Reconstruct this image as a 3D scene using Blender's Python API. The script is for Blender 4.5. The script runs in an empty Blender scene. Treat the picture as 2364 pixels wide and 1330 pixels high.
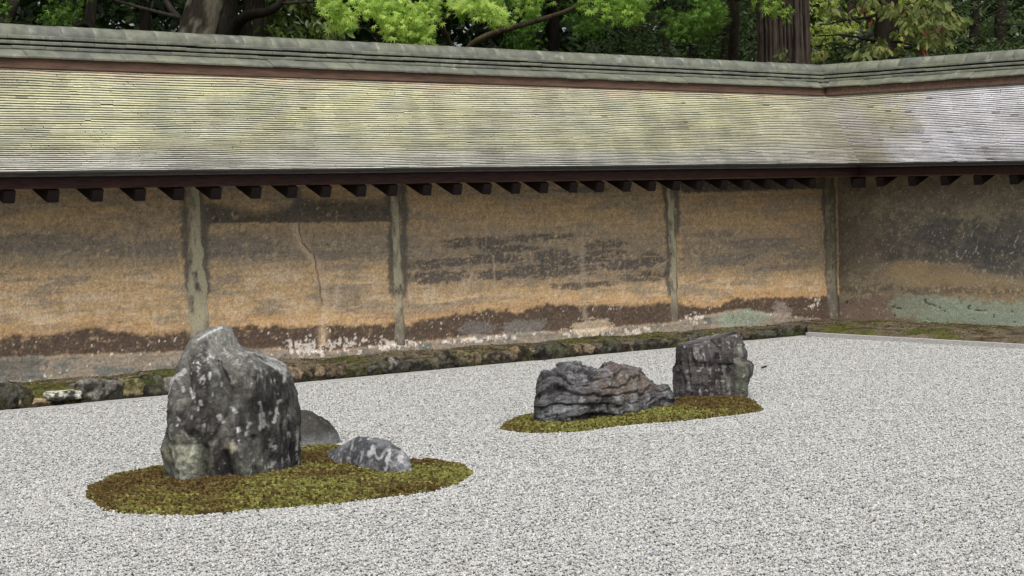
import bpy, math, random
import numpy as np
from mathutils import Matrix, Vector

random.seed(7)
RNG = np.random.default_rng(11)
scene = bpy.context.scene
COL = scene.collection
R_ = math.radians

# ------------------------------------------------------------------ camera
F_PX, CX, CY = 4445.0, 1182.0, 665.0          # focal length and centre, in photo pixels
v1 = np.array([5017., 297., -F_PX]); v1 /= np.linalg.norm(v1)
v2 = np.array([-3947., 154., -F_PX]); v2 -= v1 * v1.dot(v2); v2 /= np.linalg.norm(v2)
ROT = np.array([v1, v2, np.cross(v1, v2)])    # world = ROT @ camera direction
EYE = np.array([-17.1723, -14.2837, 1.70])
cam_data = bpy.data.cameras.new('camera')
cam_data.sensor_width = 36.0
cam_data.lens = F_PX / 2364.0 * 36.0
cam_data.clip_start = 0.1
cam_data.clip_end = 1000.0
cam = bpy.data.objects.new('camera', cam_data)
COL.objects.link(cam)
M4 = Matrix([[*ROT[0], EYE[0]], [*ROT[1], EYE[1]], [*ROT[2], EYE[2]], [0, 0, 0, 1]])
cam.matrix_world = M4
scene.camera = cam

# ------------------------------------------------------------------ world, sun, exposure
SUN_EL, SUN_AZ = 58.0, 236.0                   # azimuth measured from +X towards +Y, where the sun stands
world = bpy.data.worlds.new('World')
scene.world = world
world.use_nodes = True
wn = world.node_tree
wn.nodes.clear()
wo = wn.nodes.new('ShaderNodeOutputWorld')
bg = wn.nodes.new('ShaderNodeBackground')
sky = wn.nodes.new('ShaderNodeTexSky')
sky.sky_type = 'NISHITA'
sky.sun_disc = False
sky.sun_elevation = R_(SUN_EL)
sky.sun_rotation = R_(90 - SUN_AZ)
sky.air_density = 1.0
sky.dust_density = 5.0
sky.ozone_density = 1.0
hs = wn.nodes.new('ShaderNodeHueSaturation')   # overcast sky: little blue left in it
hs.inputs['Saturation'].default_value = 0.35
wn.links.new(sky.outputs[0], hs.inputs['Color'])
wn.links.new(hs.outputs[0], bg.inputs[0])
bg.inputs[1].default_value = 0.15
wn.links.new(bg.outputs[0], wo.inputs[0])
sun_d = bpy.data.lights.new('sun', 'SUN')
sun_d.energy = 1.5
sun_d.angle = R_(14)
sun_d.color = (1.0, 0.965, 0.90)
sun = bpy.data.objects.new('sun', sun_d)
COL.objects.link(sun)
sd = Vector((math.cos(R_(SUN_EL)) * math.cos(R_(SUN_AZ)), math.cos(R_(SUN_EL)) * math.sin(R_(SUN_AZ)), math.sin(R_(SUN_EL))))
sun.rotation_euler = sd.to_track_quat('Z', 'Y').to_euler()
scene.view_settings.view_transform = 'Standard'
scene.view_settings.look = 'None'
scene.view_settings.exposure = 0.0
scene.view_settings.gamma = 1.0
scene.view_settings.use_curve_mapping = False

# ------------------------------------------------------------------ authoring helpers
def ray(px, py):
    return ROT @ (np.array([px - CX, -(py - CY), -F_PX]) / F_PX)
def on_z(px, py, z=0.0):
    d = ray(px, py); return EYE + d * ((z - EYE[2]) / d[2])
def on_Y(px, py, y):
    d = ray(px, py); return EYE + d * ((y - EYE[1]) / d[1])
def on_X(px, py, x):
    d = ray(px, py); return EYE + d * ((x - EYE[0]) / d[0])
def at_depth(px, py, depth):
    return EYE + ray(px, py) * depth
def depth_of(p):
    return -(ROT.T @ (np.asarray(p) - EYE))[2]
FWD = ROT @ np.array([0, 0, -1.0]); FWD[2] = 0; FWD /= np.linalg.norm(FWD)
RIGHT = np.array([FWD[1], -FWD[0], 0.0])

_LAT = np.random.default_rng(5).random((64, 64, 64)).astype(np.float32)
def vnoise(p):
    p = np.asarray(p, dtype=np.float64)
    i = np.floor(p).astype(np.int64); f = p - i
    f = f * f * (3 - 2 * f)
    i0 = i & 63; i1 = (i + 1) & 63
    x0, y0, z0 = i0[..., 0], i0[..., 1], i0[..., 2]; x1, y1, z1 = i1[..., 0], i1[..., 1], i1[..., 2]
    fx, fy, fz = f[..., 0], f[..., 1], f[..., 2]
    def L(a, b, t): return a + (b - a) * t
    a = L(L(_LAT[x0, y0, z0], _LAT[x1, y0, z0], fx), L(_LAT[x0, y1, z0], _LAT[x1, y1, z0], fx), fy)
    b = L(L(_LAT[x0, y0, z1], _LAT[x1, y0, z1], fx), L(_LAT[x0, y1, z1], _LAT[x1, y1, z1], fx), fy)
    return L(a, b, fz)
def fbm(p, octv=4, gain=0.5, lac=2.03):
    p = np.asarray(p, dtype=np.float64); s = 0; a = 1; t = 0
    for o in range(octv):
        s = s + a * vnoise(p + 17.3 * o); t += a; a *= gain; p = p * lac
    return s / t                               # 0..1, mean .5
def ridged(p, octv=4):
    p = np.asarray(p, dtype=np.float64); s = 0; a = 1; t = 0
    for o in range(octv):
        s = s + a * (1 - np.abs(2 * vnoise(p + 9.1 * o) - 1)); t += a; a *= 0.5; p = p * 2.1
    return s / t
def P3(x, y, z): return np.stack(np.broadcast_arrays(np.asarray(x, float), np.asarray(y, float), np.asarray(z, float)), -1)
def sm(a, b, x):
    t = np.clip((x - a) / (b - a), 0, 1); return t * t * (3 - 2 * t)
def mixc(c, col, m):
    m = np.clip(m, 0, 1)[..., None]; return c * (1 - m) + np.asarray(col) * m

def se_ring(power, n, aspect=1.0, half=False):
    """points of a superellipse spaced evenly along its outline"""
    th = np.linspace(0, np.pi if half else 2 * np.pi, 20001); e = 2 / power
    c, s_ = np.cos(th), np.sin(th); c = np.sign(c) * np.abs(c) ** e; s_ = np.sign(s_) * np.abs(s_) ** e
    L = np.concatenate([[0], np.cumsum(np.hypot(np.diff(c), np.diff(s_) * aspect))])
    u = np.linspace(0, L[-1], n, endpoint=half)
    return np.interp(u, L, c), np.interp(u, L, s_)
def mesh_from(name, verts, faces, mat=None, col=None, smooth=False, extra=None):
    """faces: an (n,k) array, or a list of such arrays"""
    me = bpy.data.meshes.new(name)
    verts = np.ascontiguousarray(verts, dtype=np.float32).reshape(-1, 3)
    if not isinstance(faces, list): faces = [faces]
    faces = [np.asarray(f, dtype=np.int32) for f in faces if len(f)]
    loops = np.concatenate([f.ravel() for f in faces]) if faces else np.zeros(0, np.int32)
    tot = np.concatenate([np.full(len(f), f.shape[1], np.int32) for f in faces]) if faces else np.zeros(0, np.int32)
    me.vertices.add(len(verts)); me.vertices.foreach_set('co', verts.ravel())
    me.loops.add(len(loops)); me.loops.foreach_set('vertex_index', loops)
    me.polygons.add(len(tot))
    me.polygons.foreach_set('loop_start', np.concatenate([[0], np.cumsum(tot)[:-1]]).astype(np.int32) if len(tot) else np.zeros(0, np.int32))
    me.polygons.foreach_set('use_smooth', np.full(len(tot), bool(smooth)))
    if col is not None:
        c = np.ones((len(verts), 4), np.float32); c[:, :3] = np.clip(np.broadcast_to(col, (len(verts), 3)), 0, 1)
        at = me.color_attributes.new('Col', 'FLOAT_COLOR', 'POINT'); at.data.foreach_set('color', c.ravel())
    if extra:
        for k, v in extra.items():
            at = me.attributes.new(k, 'FLOAT', 'POINT'); at.data.foreach_set('value', np.asarray(v, np.float32))
    me.update(calc_edges=True); me.validate()
    if mat: me.materials.append(mat)
    return me
def world_loc(o):
    l = Vector(o.location)
    while o.parent: o = o.parent; l += o.location
    return np.array(l)
def tag(o, label=None, cat=None, group=None, kind=None):
    if label: o['label'] = label
    if cat: o['category'] = cat
    if group: o['group'] = group
    if kind: o['kind'] = kind
    return o
def obj(name, verts, faces, mat, parent=None, col=None, smooth=False, loc=None, extra=None):
    off = np.zeros(3)
    if parent is not None: off = world_loc(parent)
    if loc is not None: off = np.asarray(loc, float)
    me = mesh_from(name, np.asarray(verts, float) - off, faces, mat, col, smooth, extra)
    o = bpy.data.objects.new(name, me); COL.objects.link(o)
    if parent is not None:
        o.parent = parent
        if loc is not None: o.location = Vector(off - world_loc(parent))
    elif loc is not None: o.location = Vector(off)
    return o
def empty(name, loc, label, cat, group=None):
    o = bpy.data.objects.new(name, None); COL.objects.link(o); o.location = loc; o.empty_display_size = 0.3
    return tag(o, label, cat, group)
def inst(name, me, parent, wloc, rot=(0, 0, 0), sc=(1, 1, 1)):
    o = bpy.data.objects.new(name, me); COL.objects.link(o); o.parent = parent
    o.location = Vector(np.asarray(wloc) - world_loc(parent)); o.rotation_euler = rot; o.scale = sc
    return o
def grid_faces(nu, nv, wrap=False):
    """verts ordered [v][u]"""
    u = np.arange(nu if wrap else nu - 1); v = np.arange(nv - 1)
    U, V = np.meshgrid(u, v); U2 = (U + 1) % nu
    return np.stack([V * nu + U, V * nu + U2, (V + 1) * nu + U2, (V + 1) * nu + U], -1).reshape(-1, 4)
BOXF = np.array([[0, 3, 2, 1], [4, 5, 6, 7], [0, 1, 5, 4], [1, 2, 6, 5], [2, 3, 7, 6], [3, 0, 4, 7]])
def box_v(x0, x1, y0, y1, z0, z1):
    return np.array([[x0, y0, z0], [x1, y0, z0], [x1, y1, z0], [x0, y1, z0], [x0, y0, z1], [x1, y0, z1], [x1, y1, z1], [x0, y1, z1]], float)

# ------------------------------------------------------------------ materials
def new_mat(name, rough=0.85, spec=0.25):
    m = bpy.data.materials.new(name); m.use_nodes = True
    nt = m.node_tree; b = nt.nodes['Principled BSDF']
    b.inputs['Roughness'].default_value = rough
    b.inputs['Specular IOR Level'].default_value = spec
    return m, nt, b
def N(nt, t, **kw):
    n = nt.nodes.new(t)
    for k, v in kw.items(): setattr(n, k, v)
    return n
def noise_val(nt, scale, detail=4, rough=0.6, stretch=None, coord='Object'):
    tc = N(nt, 'ShaderNodeTexCoord'); src = tc.outputs[coord]
    if stretch:
        mp = N(nt, 'ShaderNodeMapping'); mp.inputs['Scale'].default_value = stretch
        nt.links.new(src, mp.inputs[0]); src = mp.outputs[0]
    n = N(nt, 'ShaderNodeTexNoise'); n.inputs['Scale'].default_value = scale
    n.inputs['Detail'].default_value = detail; n.inputs['Roughness'].default_value = rough
    nt.links.new(src, n.inputs['Vector']); return n.outputs['Fac']
def vary(nt, colsock, fac, lo, hi, a=0.3, b=0.7):
    """multiply a colour by lo..hi following fac"""
    mr = N(nt, 'ShaderNodeMapRange'); mr.inputs['From Min'].default_value = a; mr.inputs['From Max'].default_value = b
    mr.inputs['To Min'].default_value = lo; mr.inputs['To Max'].default_value = hi
    nt.links.new(fac, mr.inputs['Value'])
    vm = N(nt, 'ShaderNodeVectorMath', operation='SCALE')
    nt.links.new(colsock, vm.inputs[0]); nt.links.new(mr.outputs[0], vm.inputs['Scale'])
    return vm.outputs[0]
def bump(nt, b, fac, strength, dist):
    bp = N(nt, 'ShaderNodeBump'); bp.inputs['Strength'].default_value = strength; bp.inputs['Distance'].default_value = dist
    nt.links.new(fac, bp.inputs['Height']); nt.links.new(bp.outputs[0], b.inputs['Normal'])
def col_mat(name, rough=0.85, spec=0.2, fine=60, lo=0.75, hi=1.25, bstr=0.5, bdist=0.01, stretch=None, base=None, coord='Object'):
    m, nt, b = new_mat(name, rough, spec)
    if base is None:
        a = N(nt, 'ShaderNodeAttribute', attribute_name='Col'); c = a.outputs['Color']
    else:
        a = N(nt, 'ShaderNodeRGB'); a.outputs[0].default_value = (*base, 1); c = a.outputs[0]
    f = noise_val(nt, fine, 5, 0.7, stretch, coord)
    c = vary(nt, c, f, lo, hi)
    nt.links.new(c, b.inputs['Base Color'])
    if bstr: bump(nt, b, f, bstr, bdist)
    return m
def leaf_mat(name, trans=0.45, rough=0.45):
    m = bpy.data.materials.new(name); m.use_nodes = True; nt = m.node_tree
    b = nt.nodes['Principled BSDF']; out = nt.nodes['Material Output']
    b.inputs['Roughness'].default_value = rough; b.inputs['Specular IOR Level'].default_value = 0.35
    a = N(nt, 'ShaderNodeAttribute', attribute_name='Col')
    tr = N(nt, 'ShaderNodeBsdfTranslucent'); mx = N(nt, 'ShaderNodeMixShader'); mx.inputs[0].default_value = trans
    nt.links.new(a.outputs['Color'], b.inputs['Base Color']); nt.links.new(a.outputs['Color'], tr.inputs[0])
    nt.links.new(b.outputs[0], mx.inputs[1]); nt.links.new(tr.outputs[0], mx.inputs[2]); nt.links.new(mx.outputs[0], out.inputs[0])
    return m
M_WALL = col_mat('earthen plaster', 0.95, 0.1, 60, 0.62, 1.4, 0.8, 0.007)
M_POST = col_mat('post plaster', 0.95, 0.1, 60, 0.75, 1.25, 0.5, 0.006)
M_ROCK = col_mat('rock', 0.75, 0.35, 48, 0.5, 1.55, 0.9, 0.010)
M_EDGE = col_mat('edging stone', 0.9, 0.15, 30, 0.3, 1.9, 1.0, 0.03)
M_SOIL = col_mat('soil and moss', 0.98, 0.05, 45, 0.5, 1.5, 0.8, 0.015)
M_MOSS = col_mat('moss', 0.95, 0.1, 60, 0.8, 1.2, 0, 0)
M_SHINGLE = col_mat('weathered shingle', 0.65, 0.35, 30, 0.85, 1.15, 0.2, 0.002)
M_BARK = col_mat('bark', 0.95, 0.1, 30, 0.6, 1.4, 0.8, 0.02, (1, 1, 0.2))
M_LEAF = leaf_mat('leaf')
M_DLEAF = leaf_mat('glossy leaf', 0.2, 0.35)

def wood_mat(name, base, dark, rough=0.8, stretch=(1, 12, 12), sc=6):
    m, nt, b = new_mat(name, rough, 0.2)
    f = noise_val(nt, sc, 6, 0.7, stretch)
    r = N(nt, 'ShaderNodeValToRGB'); r.color_ramp.elements[0].position = 0.38; r.color_ramp.elements[1].position = 0.62
    r.color_ramp.elements[0].color = (*dark, 1); r.color_ramp.elements[1].color = (*base, 1)
    nt.links.new(f, r.inputs[0]); nt.links.new(r.outputs[0], b.inputs['Base Color']); bump(nt, b, f, 0.3, 0.005)
    return m
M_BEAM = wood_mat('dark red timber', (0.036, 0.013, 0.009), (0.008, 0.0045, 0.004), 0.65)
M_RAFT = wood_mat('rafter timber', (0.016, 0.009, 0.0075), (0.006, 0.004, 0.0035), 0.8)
M_LATH = wood_mat('brown lath', (0.17, 0.10, 0.06), (0.07, 0.035, 0.02))
M_RUST = wood_mat('rust brown board', (0.13, 0.075, 0.050), (0.065, 0.042, 0.032), 0.9, (0.7, 6, 6), 4)
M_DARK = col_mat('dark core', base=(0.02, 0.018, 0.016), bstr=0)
def tile_mat():
    m, nt, b = new_mat('ridge tile', 0.34, 0.6)
    oi = N(nt, 'ShaderNodeObjectInfo')
    r = N(nt, 'ShaderNodeValToRGB'); cr = r.color_ramp
    cr.elements[0].color = (0.150, 0.158, 0.135, 1); cr.elements[1].color = (0.205, 0.212, 0.155, 1)
    e = cr.elements.new(0.45); e.color = (0.178, 0.186, 0.145, 1)
    nt.links.new(oi.outputs['Random'], r.inputs[0])
    geo = N(nt, 'ShaderNodeNewGeometry')
    def wn_(scale, det, ro):
        n = N(nt, 'ShaderNodeTexNoise'); n.inputs['Scale'].default_value = scale; n.inputs['Detail'].default_value = det
        n.inputs['Roughness'].default_value = ro; nt.links.new(geo.outputs['Position'], n.inputs['Vector']); return n.outputs['Fac']
    c = vary(nt, r.outputs[0], wn_(9, 4, .6), 0.7, 1.35)
    # pale lichen blotches
    l = N(nt, 'ShaderNodeMapRange'); l.inputs['From Min'].default_value = 0.60; l.inputs['From Max'].default_value = 0.68
    nt.links.new(wn_(4.5, 7, .72), l.inputs['Value'])
    mx = N(nt, 'ShaderNodeMix', data_type='RGBA'); nt.links.new(l.outputs[0], mx.inputs['Factor'])
    nt.links.new(c, mx.inputs['A']); mx.inputs['B'].default_value = (0.38, 0.40, 0.37, 1)
    nt.links.new(mx.outputs['Result'], b.inputs['Base Color'])
    bump(nt, b, wn_(40, 3, .6), 0.25, 0.004)
    return m
M_TILE = tile_mat()

# ------------------------------------------------------------------ the ground
gm, nt, b = new_mat('ground earth', 0.95, 0.1)
f = noise_val(nt, 3, 6, 0.7)
r = N(nt, 'ShaderNodeValToRGB'); r.color_ramp.elements[0].color = (0.03, 0.025, 0.015, 1); r.color_ramp.elements[1].color = (0.06, 0.07, 0.03, 1)
nt.links.new(f, r.inputs[0]); nt.links.new(r.outputs[0], b.inputs['Base Color'])
S = 400.0
g = obj('ground', [[-S, -S, -0.06], [S, -S, -0.06], [S, S, -0.06], [-S, S, -0.06]], np.array([[0, 1, 2, 3]]), gm)
tag(g, kind='structure')
bm_, nt, b = new_mat('gravel bed', 0.95, 0.1)
f = noise_val(nt, 90, 2, 0.6)
r = N(nt, 'ShaderNodeValToRGB'); r.color_ramp.elements[0].position = .35; r.color_ramp.elements[1].position = .65
r.color_ramp.elements[0].color = (0.16, 0.16, 0.15, 1); r.color_ramp.elements[1].color = (0.46, 0.46, 0.44, 1)
nt.links.new(f, r.inputs[0]); nt.links.new(r.outputs[0], b.inputs['Base Color']); bump(nt, b, f, 0.8, 0.01)
g = obj('gravel_bed', [[-40, -26, -0.008], [0.02, -26, -0.008], [0.02, 0.02, -0.008], [-40, 0.02, -0.008]], np.array([[0, 1, 2, 3]]), bm_)
tag(g, kind='structure')

# ------------------------------------------------------------------ islands of moss: outlines on the ground
def outline(pts, z=0.01, n=160):
    g = np.array([on_z(x, y, z)[:2] for x, y in pts])
    t = np.linspace(0, len(g), n, endpoint=False); i = t.astype(int); f = t - i
    P = lambda k: g[(i + k) % len(g)]
    f = f[:, None]
    return 0.5 * ((2 * P(0)) + (-P(-1) + P(1)) * f + (2 * P(-1) - 5 * P(0) + 4 * P(1) - P(2)) * f ** 2 + (-P(-1) + 3 * P(0) - 3 * P(1) + P(2)) * f ** 3)
ISL1 = outline([(196, 1137), (212, 1160), (262, 1184), (340, 1189), (470, 1189), (590, 1178), (700, 1170), (800, 1161), (900, 1148), (1000, 1133), (1060, 1116), (1086, 1096), (1078, 1082), (1030, 1068), (950, 1062), (860, 1044), (765, 1033), (660, 1040), (540, 1062), (400, 1078), (300, 1093), (232, 1112)])
ISL2 = outline([(1154, 990), (1180, 997), (1230, 1001), (1330, 998), (1400, 989), (1470, 981), (1550, 975), (1640, 966), (1710, 958), (1757, 949), (1750, 934), (1720, 922), (1650, 916), (1560, 922), (1450, 932), (1330, 948), (1230, 957), (1180, 972)])
def inside_dist(P, poly):
    """signed distance to the polygon (positive inside)"""
    a = poly; bb = np.roll(poly, -1, 0); d = bb - a
    out = np.full(len(P), 1e9); ins = np.zeros(len(P), bool)
    for k in range(len(a)):
        w = P - a[k]; t = np.clip((w @ d[k]) / (d[k] @ d[k]), 0, 1)
        out = np.minimum(out, np.hypot(*(w - t[:, None] * d[k]).T))
        c = ((a[k, 1] > P[:, 1]) != (bb[k, 1] > P[:, 1])) & (P[:, 0] < (bb[k, 0] - a[k, 0]) * (P[:, 1] - a[k, 1]) / (bb[k, 1] - a[k, 1] + 1e-12) + a[k, 0])
        ins ^= c
    return np.where(ins, out, -out)
def mound_h(P, d, top):
    return 0.004 + top * (1 - np.exp(-np.clip(d, 0, 9) / 0.3)) + 0.012 * (fbm(P3(P[:, 0] * 9, P[:, 1] * 9, 3.3), 3) - 0.5) * 2

def moss_color(P, seed, green_bias):
    n1 = fbm(P3(P[:, 0] * 2.6 + seed, P[:, 1] * 2.6, 1.7), 3)
    n2 = fbm(P3(P[:, 0] * 14 + seed, P[:, 1] * 14, 5.7), 3)
    g = sm(0.43, 0.60, n1 * 0.75 + n2 * 0.25 + green_bias + 0.10 * RNG.standard_normal(len(P)))
    c = np.broadcast_to(np.array([0.185, 0.128, 0.050]), (len(P), 3)).copy()
    c = mixc(c, (0.30, 0.295, 0.085), g)
    c = mixc(c, (0.08, 0.045, 0.02), (RNG.random(len(P)) < 0.26) * 0.75)
    c = mixc(c, (0.44, 0.44, 0.14), (RNG.random(len(P)) < 0.10) * g)
    return c * (0.75 + 0.5 * RNG.random(len(P)))[:, None]

def moss_island(label, poly, top, seed, bias_fn, rocks_clear=()):
    lo = poly.min(0) - 0.05; hi = poly.max(0) + 0.05
    # the mound itself
    st = 0.03
    xs = np.arange(lo[0], hi[0], st); ys = np.arange(lo[1], hi[1], st)
    X, Y = np.meshgrid(xs, ys); P = np.stack([X.ravel(), Y.ravel()], -1)
    d = inside_dist(P, poly)
    Z = np.where(d > -0.012, mound_h(P, d, top), -0.03)
    f = grid_faces(len(xs), len(ys)); keep = (d[f] > -0.035).all(1)
    V = [np.column_stack([P, Z])]; Fq = f[keep]
    C = [np.broadcast_to([0.06, 0.04, 0.014], (len(P), 3))]
    # the little upright shoots
    s = 0.0128
    gx = np.arange(lo[0], hi[0], s); gy = np.arange(lo[1], hi[1], s)
    GX, GY = np.meshgrid(gx, gy); T = np.stack([GX.ravel(), GY.ravel()], -1) + RNG.uniform(-.8, .8, (GX.size, 2)) * s
    dd = inside_dist(T, poly) + 0.035 * (fbm(P3(T[:, 0] * 14, T[:, 1] * 14, seed), 3) - .5) * 2 - .012 * RNG.random(len(T))
    T = T[dd > -0.004]; dd = dd[dd > -0.004]; n = len(T)
    base = mound_h(T, dd, top)
    h = RNG.uniform(0.006, 0.034, n) * np.clip(0.6 + dd * 6, 0.5, 1); w = RNG.uniform(0.006, 0.0115, n)
    k = 6; ang = np.arange(k) * 2 * np.pi / k + RNG.random((n, 1)) * 6.28
    rad = w[:, None] * np.where(np.arange(k) % 2 == 0, 1.15, 0.5)
    tilt = RNG.uniform(-.007, .007, (n, 2))
    ring = np.stack([T[:, :1] + tilt[:, :1] + rad * np.cos(ang), T[:, 1:] + tilt[:, 1:] + rad * np.sin(ang), base[:, None] + h[:, None] + np.where(np.arange(k) % 2 == 0, 0.002, -0.004)], -1)
    ctr = np.column_stack([T + tilt, base + h - 0.003])[:, None]; bot = np.column_stack([T, base - 0.006])[:, None]
    vv = np.concatenate([ring, ctr, bot], 1)
    ids = np.arange(n)[:, None, None] * (k + 2)
    top_f = np.array([[j, (j + 1) % k, k] for j in range(k)]); bt = np.array([[(j + 2) % k, j, k + 1] for j in range(0, k, 2)])
    tf = (ids + np.concatenate([top_f, bt])[None]).reshape(-1, 3) + len(P)
    cc = moss_color(T, seed, bias_fn(T))
    cv = np.repeat(cc[:, None], k + 2, 1); cv[:, k + 1] *= 0.5
    V.append(vv.reshape(-1, 3)); C.append(cv.reshape(-1, 3))
    o = obj('moss', np.concatenate(V), [Fq, tf], M_MOSS, None, np.concatenate(C), loc=(poly[:, 0].mean(), poly[:, 1].mean(), 0))
    tag(o, label, 'moss', kind='stuff')
def gauss_at(px, py, r, amp):
    c = on_z(px, py, 0.03)[:2]
    return lambda T: amp * np.exp(-((T - c) ** 2).sum(1) / r ** 2)
g1 = [gauss_at(560, 1140, .55, .10), gauss_at(830, 1130, .35, .07), gauss_at(1040, 1095, .45, .16), gauss_at(280, 1150, .5, -.10), gauss_at(760, 1060, .5, -.10), gauss_at(400, 1100, .25, -.05), gauss_at(700, 1170, .3, .05)]
moss_island('rust and olive moss bed round the tallest rock and the striped rock', ISL1, 0.022, 3.1, lambda T: sum(q(T) for q in g1) - 0.02)
g2 = [gauss_at(1500, 965, .9, .20), gauss_at(1300, 985, .5, .12), gauss_at(1690, 935, .5, -.16), gauss_at(1210, 975, .35, -.06)]
moss_island('yellow green moss bed under the layered rock and the square-topped rock', ISL2, 0.022, 8.4, lambda T: sum(q(T) for q in g2))

# ------------------------------------------------------------------ gravel: patches of real pebbles, laid side by side
def ico():
    t = (1 + 5 ** .5) / 2
    v = np.array([[-1, t, 0], [1, t, 0], [-1, -t, 0], [1, -t, 0], [0, -1, t], [0, 1, t], [0, -1, -t], [0, 1, -t], [t, 0, -1], [t, 0, 1], [-t, 0, -1], [-t, 0, 1]], float)
    v /= np.linalg.norm(v[0])
    f = np.array([[0, 11, 5], [0, 5, 1], [0, 1, 7], [0, 7, 10], [0, 10, 11], [1, 5, 9], [5, 11, 4], [11, 10, 2], [10, 7, 6], [7, 1, 8], [3, 9, 4], [3, 4, 2], [3, 2, 6], [3, 6, 8], [3, 8, 9], [4, 9, 5], [2, 4, 11], [6, 2, 10], [8, 6, 7], [9, 8, 1]])
    return v, f
ICV, ICF = ico()
def pebble_patch(size, s, rng):
    n1 = int(size / s)
    gx, gy = np.meshgrid((np.arange(n1) + .5) * s, (np.arange(n1) + .5) * s)
    P = np.stack([gx.ravel(), gy.ravel()], -1)
    P = np.concatenate([P, P[rng.random(len(P)) < 0.38]])
    n = len(P); P = P + rng.uniform(-.5, .5, (n, 2)) * s - size / 2
    z = rng.uniform(-0.004, 0.005, n); z[n1 * n1:] += 0.005
    z = z + .0055 * np.sin(P[:, 1] * 2 * np.pi / (size / 5))                # raked furrows, five to a patch
    sc = s * rng.uniform(0.40, 0.68, (n, 3)) * np.array([1.05, 1.05, 0.8])
    v = ICV[None] * (1 + rng.uniform(-.22, .22, (n, 12, 1)))
    a = rng.random((n, 1)) * 6.28; ca, sa = np.cos(a), np.sin(a)
    v = v * sc[:, None]
    tl = rng.uniform(-.6, .6, (n, 1)); v = np.stack([v[..., 0], v[..., 1] * np.cos(tl) - v[..., 2] * np.sin(tl), v[..., 1] * np.sin(tl) + v[..., 2] * np.cos(tl)], -1)
    v = np.stack([v[..., 0] * ca - v[..., 1] * sa + P[:, :1], v[..., 0] * sa + v[..., 1] * ca + P[:, 1:], v[..., 2] + z[:, None]], -1)
    g = np.clip(rng.normal(0.495, 0.09, n), 0.2, 0.75); g = np.where(rng.random(n) < .07, g * 0.5, g)
    wv = rng.normal(0, .012, n)
    c = np.stack([g + wv, g, g * 0.965 - wv], -1)
    return v.reshape(-1, 3), (np.arange(n)[:, None, None] * 12 + ICF[None]).reshape(-1, 3), np.repeat(c, 12, 0)
PS, NV = 0.5, 3
vs, fs, cs, pid, rot, off = [], [], [], [], [], 0
for k in range(NV):
    v, f, c = pebble_patch(PS, 0.0130, RNG)
    vs.append(v); fs.append(f + off); cs.append(c); pid.append(np.full(len(v), k)); rot.append(np.zeros(len(v))); off += len(v)
pts = []
for i in range(-46, 0):
    for j in range(-50, 0):
        p = np.array([(i + .5) * PS, (j + .5) * PS, 0])
        q = ROT.T @ (p - EYE); dp = -q[2]
        if dp < 7.0 or abs(q[0]) > dp * 0.266 + 1.6: continue
        corners = p[:2] + np.array([[-.25, -.25], [.25, -.25], [.25, .25], [-.25, .25], [0, 0], [.25, 0], [0, .25], [-.25, 0], [0, -.25]])
        if (inside_dist(corners, ISL1) > 0.12).all() or (inside_dist(corners, ISL2) > 0.12).all(): continue
        pts.append(p)
pts = np.array(pts); npt = len(pts)
vs.append(pts + [0, 0, 0.0]); cs.append(np.full((npt, 3), .5)); pid.append(-1 - RNG.integers(0, NV, npt)); rot.append(RNG.integers(0, 2, npt) * math.pi)
# raked rings round the islands and the loose rim of stones at the moss
off = sum(len(q_) for q_ in vs)
for poly in (ISL1, ISL2):
    dirs = np.roll(poly, -1, 0) - np.roll(poly, 1, 0); dirs /= np.linalg.norm(dirs, axis=1, keepdims=True); nrm_ = np.stack([dirs[:, 1], -dirs[:, 0]], -1)
    if inside_dist(poly[:3] + nrm_[:3] * .03, poly).mean() > 0: nrm_ = -nrm_
    seg = np.linalg.norm(np.roll(poly, -1, 0) - poly, axis=1); per = seg.sum()
    for dist, wid, zz0, amp in ((.012, .022, .004, 1.1), (.14, .028, .005, 1.0), (.25, .028, .005, 1.0), (.36, .028, .005, 1.0)):
        n = int(per / .0145 * 2.0 * wid / .022); u = RNG.random(n) * len(poly); i_ = u.astype(int); f_ = (u - i_)[:, None]
        b0 = poly[i_] * (1 - f_) + poly[(i_ + 1) % len(poly)] * f_; n0 = nrm_[i_] * (1 - f_) + nrm_[(i_ + 1) % len(poly)] * f_
        g_ = np.clip(RNG.normal(0, .5, n), -1.2, 1.2); P = b0 + n0 * (dist + g_ * wid)[:, None]
        z = zz0 * np.exp(-g_ ** 2) + RNG.uniform(-.002, .003, n) + .003
        v = ICV[None] * (1 + RNG.uniform(-.22, .22, (n, 12, 1))) * (.0148 * amp * RNG.uniform(.38, .62, (n, 3)))[:, None] + np.column_stack([P, z])[:, None]
        g2_ = np.clip(RNG.normal(.47, .11, n), .15, .75); vs.append(v.reshape(-1, 3)); fs.append((np.arange(n)[:, None, None] * 12 + ICF[None]).reshape(-1, 3) + off); off += n * 12
        cs.append(np.repeat(np.stack([g2_, g2_, g2_ * .965], -1), 12, 0)); pid.append(np.full(n * 12, 99)); rot.append(np.zeros(n * 12))
M_GRAVEL = col_mat('white granite gravel', 0.8, 0.25, 260, 0.82, 1.15, 0, 0)
grav = obj('gravel', np.concatenate(vs), np.concatenate(fs), M_GRAVEL, None, np.concatenate(cs), extra={'pid': np.concatenate(pid), 'rot': np.concatenate(rot)})
tag(grav, 'pale grey raked gravel covering the garden in front of the walls', 'gravel', kind='stuff')
ng = bpy.data.node_groups.new('lay_gravel', 'GeometryNodeTree')
ng.interface.new_socket('Geometry', in_out='INPUT', socket_type='NodeSocketGeometry')
ng.interface.new_socket('Geometry', in_out='OUTPUT', socket_type='NodeSocketGeometry')
gi = ng.nodes.new('NodeGroupInput'); go = ng.nodes.new('NodeGroupOutput')
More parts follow.
